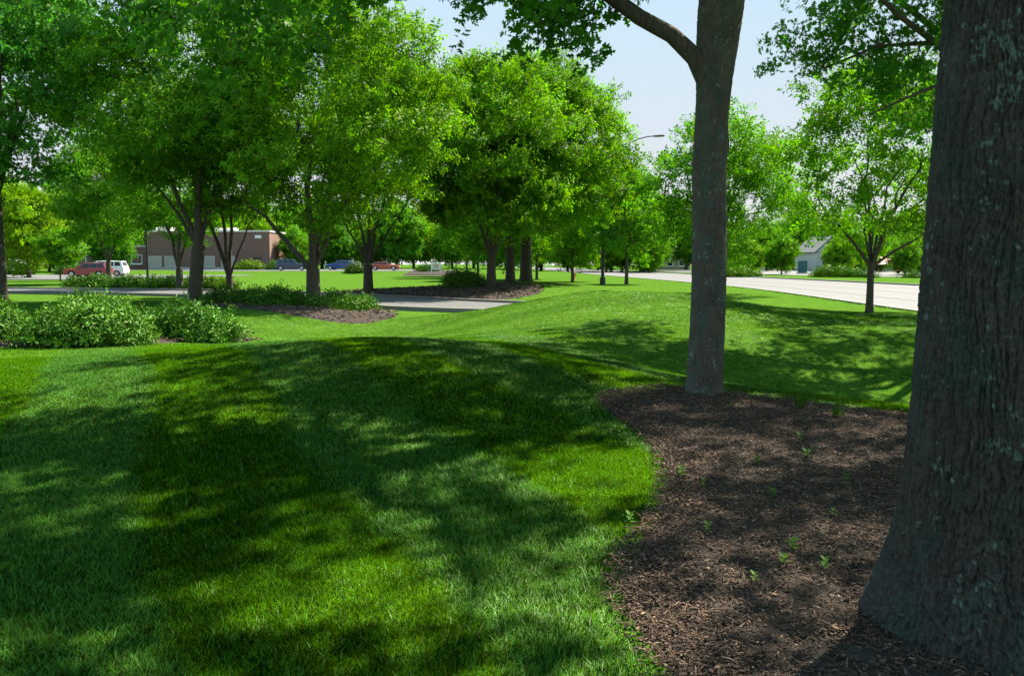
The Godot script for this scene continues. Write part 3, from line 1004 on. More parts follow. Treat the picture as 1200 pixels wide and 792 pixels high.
# light sprays hung from a limb: twigs with a few sprigs each
func spray(root: Node3D, spots: Array, from: Array, seed_: int, sz: float, per: int, ls: float):
	var r := RandomNumberGenerator.new()
	r.seed = seed_
	var bm := MB.new()
	var xf := [[], [], []]
	var cl := [[], [], []]
	for p in spots:
		var best: Vector3 = from[0]
		for f in from:
			if f.distance_to(p) < best.distance_to(p): best = f
		bm.tube(curve_pts(best, p, Vector3(0, 0.08 * best.distance_to(p), 0), 4), [0.016, 0.013, 0.010, 0.008, 0.005], 5, false)
		for j in 4:
			var e: Vector3 = p + Vector3(r.randfn(0, 1), r.randfn(-0.1, 0.5), r.randfn(0, 1)).normalized() * sz * 1.2
			bm.tube([p, (p + e) * 0.5 + Vector3(0, 0.02, 0), e], [0.006, 0.004, 0.002], 3, false)
			for i in int(per / 3.0):
				var q: Vector3 = p.lerp(e, r.randf_range(0.2, 1.1)) + Vector3(r.randfn(0, 0.3), r.randfn(0, 0.2), r.randfn(0, 0.3)) * sz
				var kk := r.randi() % 3
				var dirv: Vector3 = ((e - p).normalized() + Vector3(r.randfn(0, 0.5), r.randfn(0, 0.4), r.randfn(0, 0.5))).normalized()
				xf[kk].append(Transform3D(basis_y(dirv, r.randf() * TAU).scaled(Vector3.ONE * ls * r.randf_range(0.7, 1.15)), q))
				var t := r.randf_range(0.8, 1.25)
				cl[kk].append(Color(t, t, t))
	obj("spray_twigs", bm.mesh(), M.bark, root).set_meta("kind", "stuff")
	var sp := Node3D.new()
	sp.name = "hanging_sprays"
	root.add_child(sp)
	for kk in 3: multimesh("leaves", sprig("oak", kk), M.oak_leaf, xf[kk], cl[kk], sp)

func build_trees():
	var Y := Color(1.15, 1.05, 0.8)
	vase_tree("oak_tree", "tall dark oak trunk cut by the left edge of the picture", -21.6, 36.0, {"seed": 1, "r": 0.27, "fork": 4.4, "c": Vector3(0.2, 9.8, 0), "s": Vector3(4.6, 5.4, 4.6), "n": 95, "kind": "oak", "leaf": 1.5, "per": 50, "cluster": 1.15, "tint": Color(1.05, 1.1, 1.5), "nstems": 5})
	vase_tree("ornamental_tree", "tall dark tree with a leaning trunk behind the glossy shrubs", -13.6, 36.5, {"seed": 2, "r": 0.30, "fork": 2.4, "lean": Vector3(0.25, 0, 0), "c": Vector3(-0.3, 9.3, 0), "s": Vector3(4.5, 5.7, 4.5), "n": 120, "leaf": 1.3, "per": 52, "cluster": 1.1,
		"stems": [[Vector3(0.6, 9.5, 0.3), 0.2], [Vector3(-1.6, 7.5, 0.5), 0.13], [Vector3(1.8, 7.8, -0.8), 0.13], [Vector3(-0.6, 8.5, -2.0), 0.12], [Vector3(-2.6, 6.2, -0.8), 0.09]]})
	vase_tree("ornamental_tree", "thin three-stemmed tree in front of the brick building", -21.8, 56.0, {"seed": 3, "r": 0.24, "fork": 1.3, "c": Vector3(0, 8.0, 0), "s": Vector3(4.0, 5.0, 4.0), "n": 80, "leaf": 1.5, "per": 48, "cluster": 1.1,
		"stems": [[Vector3(-1.4, 7.0, 0), 0.12], [Vector3(0.5, 8.0, 0.4), 0.13], [Vector3(1.3, 6.5, -0.5), 0.10]]})
	vase_tree("ornamental_tree", "tree with a low V fork and four dark stems beside the driveway", -12.7, 38.4, {"seed": 4, "r": 0.17, "fork": 1.15, "c": Vector3(0.3, 7.2, 0), "s": Vector3(2.6, 3.6, 2.6), "n": 62, "leaf": 1.3, "per": 48, "cluster": 1.0, "bare": 2.3,
		"stems": [[Vector3(-1.4, 5.4, 0.2), 0.11], [Vector3(-0.35, 6.5, 0.3), 0.10], [Vector3(0.25, 6.8, -0.4), 0.10], [Vector3(1.5, 4.4, 0.2), 0.06]]})
	vase_tree("ornamental_tree", "broad bright tree with a thick V-shaped trunk in the mulch by the driveway", -8.15, 35.0, {"seed": 5, "r": 0.30, "fork": 1.5, "c": Vector3(0.9, 8.4, 0), "s": Vector3(4.9, 5.0, 4.6), "n": 130, "leaf": 1.3, "per": 54, "cluster": 1.1, "tint": Y, "bare": 2.2,
		"stems": [[Vector3(-2.9, 4.6, 0.4), 0.13], [Vector3(-0.3, 8.0, 0.2), 0.18], [Vector3(1.1, 7.5, -0.3), 0.20], [Vector3(3.0, 6.8, 0.5), 0.10], [Vector3(1.2, 7.0, 2.0), 0.09]]})
	vase_tree("ornamental_tree", "bright tree fanning into many stems at the left end of the mulch island", -8.0, 47.5, {"seed": 6, "r": 0.27, "fork": 1.6, "c": Vector3(0.3, 8.9, 0), "s": Vector3(3.6, 4.5, 3.6), "n": 80, "leaf": 1.5, "per": 50, "cluster": 1.1, "tint": Y, "bare": 2.8,
		"stems": [[Vector3(-2.0, 5.2, 0.2), 0.10], [Vector3(-0.9, 7.5, 0.2), 0.12], [Vector3(0.2, 8.0, -0.3), 0.13], [Vector3(1.5, 6.8, 0.3), 0.13], [Vector3(2.4, 5.4, -0.5), 0.08]]})
	vase_tree("ornamental_tree", "dense rounded tree on a many-stemmed dark trunk at the right end of the mulch island", -1.1, 45.5, {"seed": 7, "r": 0.25, "fork": 1.5, "c": Vector3(-0.2, 7.5, 0), "s": Vector3(4.7, 4.5, 4.6), "n": 130, "leaf": 1.45, "per": 54, "cluster": 1.1, "tint": Y, "bare": 2.2,
		"stems": [[Vector3(-1.5, 5.8, 0.3), 0.11], [Vector3(-0.5, 7.0, 0.2), 0.12], [Vector3(0.6, 7.2, -0.3), 0.15], [Vector3(1.8, 6.0, 0.3), 0.14]]})
	vase_tree("ornamental_tree", "dark-trunked tree just behind the many-stemmed tree of the mulch island", -0.1, 50.0, {"seed": 8, "r": 0.27, "fork": 2.2, "c": Vector3(0, 8.0, 0), "s": Vector3(4.2, 4.8, 4.2), "n": 80, "leaf": 1.5, "per": 50, "cluster": 1.1})
	vase_tree("ornamental_tree", "tall dense tree on one thick straight trunk on the grassy rise", 0.85, 52.0, {"seed": 9, "r": 0.36, "fork": 2.6, "c": Vector3(1.2, 8.4, 0), "s": Vector3(5.3, 5.3, 5.0), "n": 150, "leaf": 1.5, "per": 54, "cluster": 1.15, "tint": Y, "taper": 0.4})
	# trees along the road
	vase_tree("street_tree", "young street tree with a slim dark trunk just right of the black lamp post", 8.85, 66.0, {"seed": 10, "r": 0.14, "fork": 2.6, "c": Vector3(0.1, 5.6, 0), "s": Vector3(2.9, 3.8, 3.2), "n": 52, "leaf": 1.7, "per": 42, "cluster": 1.0, "tint": Color(0.95, 1.0, 1.1)})
	vase_tree("street_tree", "young street tree beside the fire hydrant", 5.3, 75.0, {"seed": 11, "r": 0.12, "fork": 2.3, "c": Vector3(0, 6.6, 0), "s": Vector3(3.2, 5.0, 3.2), "n": 60, "leaf": 1.9, "per": 42, "cluster": 1.1, "tint": Y})
	vase_tree("street_tree", "slim street tree behind the thick straight trunk", 2.5, 86.0, {"seed": 12, "r": 0.14, "fork": 2.3, "c": Vector3(0, 6.6, 0), "s": Vector3(3.4, 4.9, 3.4), "n": 60, "leaf": 2.0, "per": 42, "cluster": 1.2, "tint": Y})
	vase_tree("street_tree", "slim street tree left of the thick straight trunk, before the road", 0.1, 80.0, {"seed": 13, "r": 0.13, "fork": 2.4, "c": Vector3(0, 6.0, 0), "s": Vector3(3.2, 4.4, 3.2), "n": 55, "leaf": 2.0, "per": 42, "cluster": 1.2})
	vase_tree("street_tree", "slender post-like street tree trunk nearer to the white sign", -5.5, 104.0, {"seed": 14, "r": 0.13, "fork": 2.4, "c": Vector3(0, 6.2, 0), "s": Vector3(3.6, 4.4, 3.6), "n": 50, "leaf": 2.2, "per": 42, "cluster": 1.3})
	vase_tree("street_tree", "slender post-like street tree trunk second from the white sign", -3.7, 93.0, {"seed": 15, "r": 0.13, "fork": 2.4, "c": Vector3(0, 6.0, 0), "s": Vector3(3.4, 4.2, 3.4), "n": 50, "leaf": 2.2, "per": 42, "cluster": 1.3})
	vase_tree("street_tree", "airy street tree seen on both sides of the slender forked oak", 10.2, 44.5, {"seed": 16, "r": 0.15, "fork": 1.9, "c": Vector3(0.7, 5.5, 0), "s": Vector3(3.9, 4.0, 4.0), "n": 76, "leaf": 1.45, "per": 38, "cluster": 1.0, "tint": Color(0.95, 1.0, 1.15), "nstems": 7, "thin_base": 0.1})
	vase_tree("street_tree", "airy vase-shaped tree with spreading dark limbs in the lawn beside the road", 11.75, 28.0, {"seed": 17, "r": 0.115, "fork": 1.6, "c": Vector3(0.6, 5.1, 0), "s": Vector3(3.9, 3.2, 3.8), "n": 92, "leaf": 1.1, "per": 34, "cluster": 0.85, "tint": Color(1.12, 1.1, 0.9), "thin_base": 0.1, "bare": 1.4,
		"stems": [[Vector3(-1.9, 3.7, 0.2), 0.07], [Vector3(-0.9, 4.9, 0.5), 0.05], [Vector3(-0.1, 5.6, -0.4), 0.06], [Vector3(0.5, 5.2, 0.4), 0.05], [Vector3(1.5, 5.2, 0.1), 0.085], [Vector3(2.5, 3.1, 0.2), 0.055], [Vector3(0.6, 4.4, -1.6), 0.05], [Vector3(0.3, 4.2, 1.7), 0.05]]})
	# left distance
	vase_tree("ornamental_tree", "dark many-stemmed tree overhanging the red car", -31.6, 67.0, {"seed": 18, "r": 0.22, "fork": 1.7, "c": Vector3(0, 7.4, 0), "s": Vector3(3.9, 4.6, 3.8), "n": 75, "leaf": 1.7, "per": 46, "cluster": 1.15,
		"stems": [[Vector3(-1.6, 6.0, 0), 0.11], [Vector3(0.2, 7.0, 0), 0.12], [Vector3(1.6, 5.8, 0), 0.11]]})
	vase_tree("young_tree", "tiny young tree with a thin trunk left of the red car", -40.7, 77.0, {"seed": 19, "r": 0.07, "fork": 1.5, "c": Vector3(0, 3.0, 0), "s": Vector3(1.9, 1.5, 1.9), "n": 30, "leaf": 1.6, "per": 34, "cluster": 0.7})
	vase_tree("ornamental_tree", "yellow-green spreading tree behind the left oak trunk", -52.0, 92.0, {"seed": 20, "r": 0.22, "fork": 1.6, "c": Vector3(0, 5.6, 0), "s": Vector3(4.4, 4.2, 4.2), "n": 70, "leaf": 2.1, "per": 46, "cluster": 1.3, "tint": Color(1.5, 1.15, 0.6)})

# ------------------------------------------------------------------ shrubs
func shrub(called: String, label: String, x: float, d: float, s: Vector3, o: Dictionary, group := "") -> Node3D:
	var root := thing(called, label, o.get("category", "shrub"), P(x, d), 0.0, group)
	var st := []
	var r := RandomNumberGenerator.new()
	r.seed = o.get("seed", 1)
	for k in 5:
		var a := TAU * k / 5.0 + r.randf()
		st.append(bent(Vector3(cos(a) * 0.06, -0.05, sin(a) * 0.06), Vector3(cos(a) * s.x * 0.55, s.y * 0.6, sin(a) * s.z * 0.55), 0.022, 0.008, o.get("seed", 1) * 9 + k, 0.08, 4))
	var op := o.duplicate()
	op["bare"] = -1.0
	op["crown_name"] = "foliage"
	op["sides"] = 6
	foliate(root, st, [{"c": Vector3(0, s.y * 0.34, 0), "r": Vector3(s.x * 0.78, s.y * 0.36, s.z * 0.8), "n": o.get("n", 40), "hollow": 0.2, "thin_base": 0.0, "taper": 0.2}], op)
	return root

func build_shrubs():
	var sh := {"kind": "shrub", "leaf": 0.95, "per": 52, "cluster": 0.36, "twigs": false}
	var mk := func(seed_, n, extra := {}): 
		var q := sh.duplicate(); q["seed"] = seed_; q["n"] = n
		for k in extra: q[k] = extra[k]
		return q
	var g := "glossy shrubs beside the lawn"
	shrub("shrub", "large glossy light green shrub, widest of the row in front of the driveway", -8.6, 17.3, Vector3(1.25, 0.85, 1.0), mk.call(201, 85, {"tint": Color(1.25, 1.2, 1.3)}), g)
	shrub("shrub", "glossy shrub cut by the left edge of the picture", -10.9, 17.5, Vector3(0.85, 0.95, 0.9), mk.call(202, 55), g)
	shrub("shrub", "dark glossy shrub at the right end of the shrub row", -7.5, 19.3, Vector3(0.85, 0.85, 0.8), mk.call(203, 60, {"tint": Color(0.85, 0.95, 1.0)}), g)
	shrub("shrub", "small loose shrub standing behind the widest glossy shrub", -10.1, 20.6, Vector3(0.9, 0.95, 0.8), mk.call(204, 40), g)
	shrub("shrub", "small pale shrub at the right foot of the dark glossy shrub", -6.55, 18.9, Vector3(0.5, 0.5, 0.45), mk.call(205, 20, {"tint": Color(1.4, 1.3, 1.6)}), g)
	# low planting round the trunks by the driveway
	var lowl := ["low dark shrub at the left end of the planting under the V-shaped trunk", "low shrub second from the left in the planting under the V-shaped trunk", "low dark shrub in the middle of the planting under the V-shaped trunk", "low shrub just left of the thick V-shaped trunk", "low flowering shrub just right of the thick V-shaped trunk", "small round green shrub at the right end of the planting"]
	var lowp := [[-11.6, 34.6, 1.0, 0.45], [-10.2, 34.2, 1.1, 0.5], [-9.3, 33.2, 0.95, 0.55], [-8.7, 33.0, 0.8, 0.45], [-7.0, 32.6, 0.9, 0.42], [-5.7, 31.2, 0.65, 0.4]]
	for k in 6: shrub("low_shrub", lowl[k], lowp[k][0], lowp[k][1], Vector3(lowp[k][2], lowp[k][3], 0.8), mk.call(210 + k, 40, {"leaf": 1.1, "per": 36, "tint": Color(0.85, 0.9, 0.8) if k != 5 else Color(1.2, 1.2, 0.9)}), "low shrubs under the V-shaped trunk")
	shrub("low_shrub", "dark clump of perennials on the mulch island", -2.6, 46.5, Vector3(1.0, 0.9, 0.8), mk.call(220, 35, {"leaf": 1.3, "per": 34}))
	# clipped hedge along the far side of the driveway
	var hl := ["clipped low hedge section under the dark many-stemmed tree", "clipped low hedge section left of the black lamp post", "clipped low hedge section right of the black lamp post", "yellowish low hedge section behind the leaning trunk"]
	for k in 4: shrub("hedge", hl[k], -29.2 + k * 3.1, 59.0 - k * 0.9, Vector3(1.9, 0.5, 0.7), mk.call(230 + k, 70, {"leaf": 1.5, "per": 30, "cluster": 0.4, "category": "hedge", "tint": Color(0.7, 0.8, 0.6) if k < 3 else Color(1.3, 1.1, 0.7)}), "hedge along the driveway")
	# far bushes
	var far := [["dark boxy bush behind the left oak trunk", -67, 115, 3.0, 2.0, Color(0.5, 0.65, 0.7)], ["round pale bush behind the parking lot", -60.0, 116, 2.0, 1.7, Color(1.1, 1.1, 1.2)], ["second round pale bush behind the parking lot", -56.0, 116, 2.2, 1.8, Color(1.1, 1.1, 1.2)], ["bright yellow-green bush at the corner of the brick building", -43.0, 140, 2.6, 1.7, Color(1.6, 1.2, 0.5)], ["small green bush at the right end of the brick building", -39.0, 141, 1.6, 1.5, Color(1.0, 1.0, 0.9)],
		["dark bush in the flower bed below the white sign", -11.5, 118, 2.0, 0.9, Color(0.7, 0.8, 0.6)], ["bush beside the orange car", -21.5, 118, 1.5, 1.1, Color(0.7, 0.6, 0.5)],
		["bright round bush on the verge across the road", 36.2, 99, 1.0, 1.4, Color(1.4, 1.2, 0.5)], ["wider bright bush on the verge across the road", 38.2, 98, 1.5, 1.2, Color(1.3, 1.2, 0.6)], ["dark bush left of the vase-shaped tree's trunk", 39.5, 95, 0.8, 0.6, Color(0.8, 0.9, 0.7)], ["dark bush right of the vase-shaped tree's trunk", 43.5, 93, 0.8, 0.6, Color(0.8, 0.9, 0.7)], ["last dark bush before the near trunk across the road", 46.5, 92, 0.8, 0.6, Color(0.8, 0.9, 0.7)]]
	for k in far.size():
		var f: Array = far[k]
		shrub("bush", f[0], f[1], f[2], Vector3(f[3] * 0.8, f[4] * 0.72, f[3] * 0.6), mk.call(240 + k, 42, {"leaf": 2.6, "per": 26, "cluster": 0.6, "tint": f[5]}), "far bushes")
	shrub("hedge", "bright clipped hedge at the side street across the road", 27.5, 105.0, Vector3(3.6, 1.0, 0.9), mk.call(260, 60, {"leaf": 2.6, "per": 26, "cluster": 0.55, "category": "hedge", "tint": Color(1.5, 1.3, 0.5)}))
	# seedlings in the mulch
	var seeds := [[3.05, 8.9, 0.22, 1], [3.22, 8.35, 0.20, 1], [1.25, 6.2, 0.10, 0], [1.9, 6.5, 0.08, 0], [2.35, 6.7, 0.10, 0], [2.4, 6.0, 0.07, 0], [1.75, 5.6, 0.08, 0], [1.15, 4.9, 0.07, 0], [1.55, 4.6, 0.09, 0], [1.42, 4.35, 0.08, 0], [1.62, 4.3, 0.08, 0], [1.2, 4.1, 0.06, 0], [0.72, 5.1, 0.09, 0], [2.0, 5.2, 0.05, 0], [1.35, 5.9, 0.06, 0], [2.5, 7.3, 0.09, 0]]
	for k in seeds.size():
		var q: Array = seeds[k]
		var mb := MB.new()
		mb.use_c = true
		if q[3] == 1:
			for j in 26:
				var a := rng.randf() * TAU
				var l := rng.randf_range(0.5, 1.0) * float(q[2])
				leaf(mb, Vector3(rng.randfn(0, 0.03), 0, rng.randfn(0, 0.03)), Vector3(cos(a) * 0.35, 1, sin(a) * 0.35), Vector3(cos(a), 0.3, sin(a)), l, 0.009, false, Color(1.1, 1.1, 1))
		else:
			for j in 9:
				var a := j * 2.4
				var up := 0.25 + 0.08 * j
				leaf(mb, Vector3(0, 0.01 + 0.006 * j, 0), Vector3(cos(a), up, sin(a)), Vector3.UP, float(q[2]) * rng.randf_range(0.35, 0.6), float(q[2]) * 0.32, false, Color.WHITE * rng.randf_range(0.8, 1.2))
		var o := obj("grass_clump" if q[3] == 1 else "seedling", mb.mesh(), M.weed)
		o.position = P(q[0], q[1], 0.055)
		tag(o, ["taller grass clump in the mulch right of the forked oak", "second grass clump in the mulch right of the forked oak"][k] if k < 2 else "tiny green weed seedling growing in the dark mulch", "weed", "weeds in the mulch bed")

# ------------------------------------------------------------------ vehicles
func car(called: String, label: String, cat: String, paint: Material, at: Vector3, turn: float, L: float, W: float, hood: float, roof: float, tall: bool, group: String) -> Node3D:
	var root := thing(called, label, cat, at, turn, group)
	# side profile along x (front at +x), wheel arches cut out
	var wr := 0.34
	var fx := L * 0.5 - 0.92
	var rx := -L * 0.5 + 0.85
	var prof := PackedVector2Array([Vector2(-L * 0.5 + 0.05, 0.35), Vector2(rx - wr - 0.06, 0.24)])
	for k in 9:
		var a := PI - PI * k / 8.0
		prof.append(Vector2(rx + cos(a) * (wr + 0.05), 0.30 + sin(a) * (wr + 0.06)))
	prof.append(Vector2(rx + wr + 0.08, 0.22)); prof.append(Vector2(fx - wr - 0.08, 0.22))
	for k in 9:
		var a := PI - PI * k / 8.0
		prof.append(Vector2(fx + cos(a) * (wr + 0.05), 0.30 + sin(a) * (wr + 0.06)))
	prof.append_array(PackedVector2Array([Vector2(L * 0.5 - 0.12, 0.24), Vector2(L * 0.5, 0.36), Vector2(L * 0.5, 0.58), Vector2(L * 0.5 - 0.10, hood - 0.12), Vector2(L * 0.5 - 0.45, hood - 0.03), Vector2(fx - 0.35, hood + 0.05), Vector2(rx - 0.1, hood + 0.10), Vector2(-L * 0.5 + 0.06, hood + 0.06), Vector2(-L * 0.5, hood - 0.2), Vector2(-L * 0.5, 0.5)]))
	var ins := PackedVector2Array()
	var n := prof.size()
	for k in n:
		var t := (prof[(k + 1) % n] - prof[(k + n - 1) % n]).normalized()
		ins.append(prof[k] + Vector2(-t.y, t.x) * 0.05)
	var mb := MB.new()
	var hw := W * 0.5
	var tr := Geometry2D.triangulate_polygon(ins)
	for sg in [-1.0, 1.0]:
		var b0 := mb.v.size()
		for q in ins: mb.add(Vector3(q.x, q.y, hw * sg), Vector3(0, 0, sg))
		for k in range(0, tr.size(), 3):
			var A := ins[tr[k]]; var B := ins[tr[k + 1]]; var C := ins[tr[k + 2]]
			var ccw := (B - A).cross(C - A) > 0
			if (sg > 0) == ccw: mb.tri(b0 + tr[k], b0 + tr[k + 1], b0 + tr[k + 2])
			else: mb.tri(b0 + tr[k], b0 + tr[k + 2], b0 + tr[k + 1])
		for k in n:
			var A := ins[k]; var B := ins[(k + 1) % n]; var A2 := prof[k]; var B2 := prof[(k + 1) % n]
			if sg > 0: mb.quad(Vector3(A2.x, A2.y, hw - 0.08), Vector3(B2.x, B2.y, hw - 0.08), Vector3(B.x, B.y, hw), Vector3(A.x, A.y, hw))
			else: mb.quad(Vector3(B2.x, B2.y, -hw + 0.08), Vector3(A2.x, A2.y, -hw + 0.08), Vector3(A.x, A.y, -hw), Vector3(B.x, B.y, -hw))
	for k in n:
		var A := prof[k]; var B := prof[(k + 1) % n]
		mb.quad(Vector3(A.x, A.y, -hw + 0.08), Vector3(B.x, B.y, -hw + 0.08), Vector3(B.x, B.y, hw - 0.08), Vector3(A.x, A.y, hw - 0.08))
	obj("body", mb.mesh(), paint, root)
	# greenhouse
	var yb := hood + 0.04
	var f0 := fx - 0.45
	var f1 := fx - 1.15
	var r1 := -L * 0.5 + (0.35 if tall else 0.95)
	var r0 := -L * 0.5 + (0.12 if tall else 0.35)
	var tw := hw - 0.22
	var bw := hw - 0.06
	var c := MB.new()
	var B0 := [Vector3(f0, yb, -bw), Vector3(f0, yb, bw), Vector3(r0, yb + 0.04, bw), Vector3(r0, yb + 0.04, -bw)]
	var T0 := [Vector3(f1, roof, -tw), Vector3(f1, roof, tw), Vector3(r1, roof - 0.04, tw), Vector3(r1, roof - 0.04, -tw)]
	var mid := Vector3((f1 + r1) * 0.5, roof + 0.03, 0)
	c.quad(B0[0], T0[0], T0[1], B0[1])
	c.quad(B0[2], T0[2], T0[3], B0[3])
	c.quad(B0[1], T0[1], T0[2], B0[2])
	c.quad(B0[3], T0[3], T0[0], B0[0])
	for k in 4: c.face(T0[(k + 1) % 4], T0[k], mid)
	obj("cabin", c.mesh(), paint, root)
	# panes stand a little proud of the cabin
	var pane := func(called2: String, q: Array):
		var nn: Vector3 = (q[1] - q[0]).cross(q[3] - q[0]).normalized()
		var ctr: Vector3 = (q[0] + q[1] + q[2] + q[3]) * 0.25
		if nn.dot(ctr - Vector3((f0 + r0) * 0.5, (yb + roof) * 0.5, 0)) < 0: nn = -nn
		var m := MB.new()
		var o := nn * 0.012
		if (q[1] - q[0]).cross(q[3] - q[0]).dot(nn) > 0: m.quad(q[0] + o, q[1] + o, q[2] + o, q[3] + o)
		else: m.quad(q[3] + o, q[2] + o, q[1] + o, q[0] + o)
		obj(called2, m.mesh(), M.glass, root)
	var bil := func(q: Array, u: float, v: float) -> Vector3: return q[0].lerp(q[1], u).lerp(q[3].lerp(q[2], u), v)
	var cut := func(q: Array, u0: float, u1: float, v0: float, v1: float) -> Array: return [bil.call(q, u0, v0), bil.call(q, u1, v0), bil.call(q, u1, v1), bil.call(q, u0, v1)]
	pane.call("windscreen", cut.call([B0[0], B0[1], T0[1], T0[0]], 0.06, 0.94, 0.08, 0.9))
	pane.call("rear_window", cut.call([B0[2], B0[3], T0[3], T0[2]], 0.08, 0.92, 0.15, 0.88))
	for sd in [[B0[1], B0[2], T0[2], T0[1]], [B0[3], B0[0], T0[0], T0[3]]]:
		var flip: bool = sd[0] == B0[3]
		for u in [[0.12, 0.40], [0.44, 0.70], [0.74, 0.93]]:
			var ua: float = 1.0 - u[1] if flip else u[0]
			var ub: float = 1.0 - u[0] if flip else u[1]
			pane.call("side_window", cut.call(sd, ua, ub, 0.14, 0.86))
	# wheels
	for wx in [fx, rx]:
		for sg in [-1.0, 1.0]:
			var wn := Node3D.new()
			wn.name = "wheel"
			root.add_child(wn, true)
			wn.position = Vector3(wx, wr, (hw - 0.12) * sg)
			var b := Basis(Vector3.RIGHT, PI * 0.5 * sg)
			var tm := MB.new()
			tm.lathe(Vector3.ZERO, [[0.0, -0.10], [wr * 0.7, -0.11], [wr * 0.95, -0.10], [wr, -0.07], [wr, 0.07], [wr * 0.95, 0.10], [wr * 0.7, 0.11], [wr * 0.68, 0.09], [0.0, 0.09]], 20, b)
			obj("tyre", tm.mesh(), M.tyre, wn)
			var rm := MB.new()
			rm.lathe(Vector3.ZERO, [[wr * 0.68, 0.092], [wr * 0.64, 0.112], [wr * 0.52, 0.106], [wr * 0.16, 0.125], [0.001, 0.128]], 20, b)
			obj("rim", rm.mesh(), M.rim, wn)
	for sg in [-1.0, 1.0]:
		var hl := MB.new()
		hl.box(Vector3(L * 0.5 - 0.07, hood - 0.22, (hw - 0.30) * sg), Vector3(0.12, 0.14, 0.34), Basis.IDENTITY, 0.03)
		obj("headlight", hl.mesh(), M.lamp_lens, root)
		var tl := MB.new()
		tl.box(Vector3(-L * 0.5 + 0.03, hood - 0.08, (hw - 0.16) * sg), Vector3(0.08, 0.24, 0.16), Basis.IDENTITY, 0.02)
		obj("tail_light", tl.mesh(), M.tail, root)
		var mi := MB.new()
		mi.box(Vector3(f0 - 0.35, hood + 0.16, (hw + 0.06) * sg), Vector3(0.12, 0.13, 0.18), Basis.IDENTITY, 0.03)
		obj("mirror", mi.mesh(), paint, root)
		for hx in [0.15, -0.85]:
			var dh := MB.new()
			dh.box(Vector3(hx, hood - 0.10, (hw + 0.012) * sg), Vector3(0.18, 0.03, 0.03))
			obj("door_handle", dh.mesh(), paint, root)
	var bp := MB.new()
	bp.box(Vector3(L * 0.5 + 0.01, 0.40, 0), Vector3(0.06, 0.14, W - 0.5), Basis.IDENTITY, 0.02)
	obj("bumper", bp.mesh(), M.black, root)
	return root

func build_cars():
	car("parked_car", "red hatchback parked in the left lot in front of the white van", "car", M.red_car, Vector3(-46.6, 0.12 + lot_y("parking_lot"), -94.0), PI + 0.05, 4.7, 1.85, 0.92, 1.58, true, "parked cars")
	car("parked_van", "tall white van parked behind the red hatchback", "van", M.white_gloss, Vector3(-48.2, 0.12 + lot_y("parking_lot"), -101.0), PI + 0.1, 5.2, 2.0, 1.05, 1.8, true, "parked cars")
	car("parked_car", "dark blue sport utility car behind the V-shaped trunk", "car", M.blue_car, Vector3(-33.2, 0.12 + lot_y("back_parking_lot"), -129.0), PI * 0.06, 4.8, 1.9, 1.0, 1.72, true, "parked cars")
	car("parked_car", "bright blue car parked beside the dark blue one", "car", M.bright_blue_car, Vector3(-27.6, 0.12 + lot_y("back_parking_lot"), -138.0), PI * 0.95, 4.8, 1.85, 0.92, 1.55, false, "parked cars")
	car("parked_car", "orange-red car half hidden by the bushes of the flower bed", "car", M.orange_car, Vector3(-19.6, 0.12 + lot_y("back_parking_lot"), -132.0), 0.05, 4.6, 1.8, 0.85, 1.35, false, "parked cars")
	car("parked_car", "red car parked across the road right of the vase-shaped tree", "car", M.red_car, Vector3(61.0, 0.05, -131.0), 0.2, 4.7, 1.85, 0.95, 1.6, true, "parked cars")
	car("parked_car", "dark blue car parked across the road left of the vase-shaped tree's trunk", "car", M.blue_car, Vector3(54.5, 0.05, -138.0), 0.15, 4.7, 1.85, 0.9, 1.5, false, "parked cars")

func lot_y(called: String) -> float:
	var o := get_node(called) as MeshInstance3D
	return o.mesh.get_aabb().end.y - 0.12

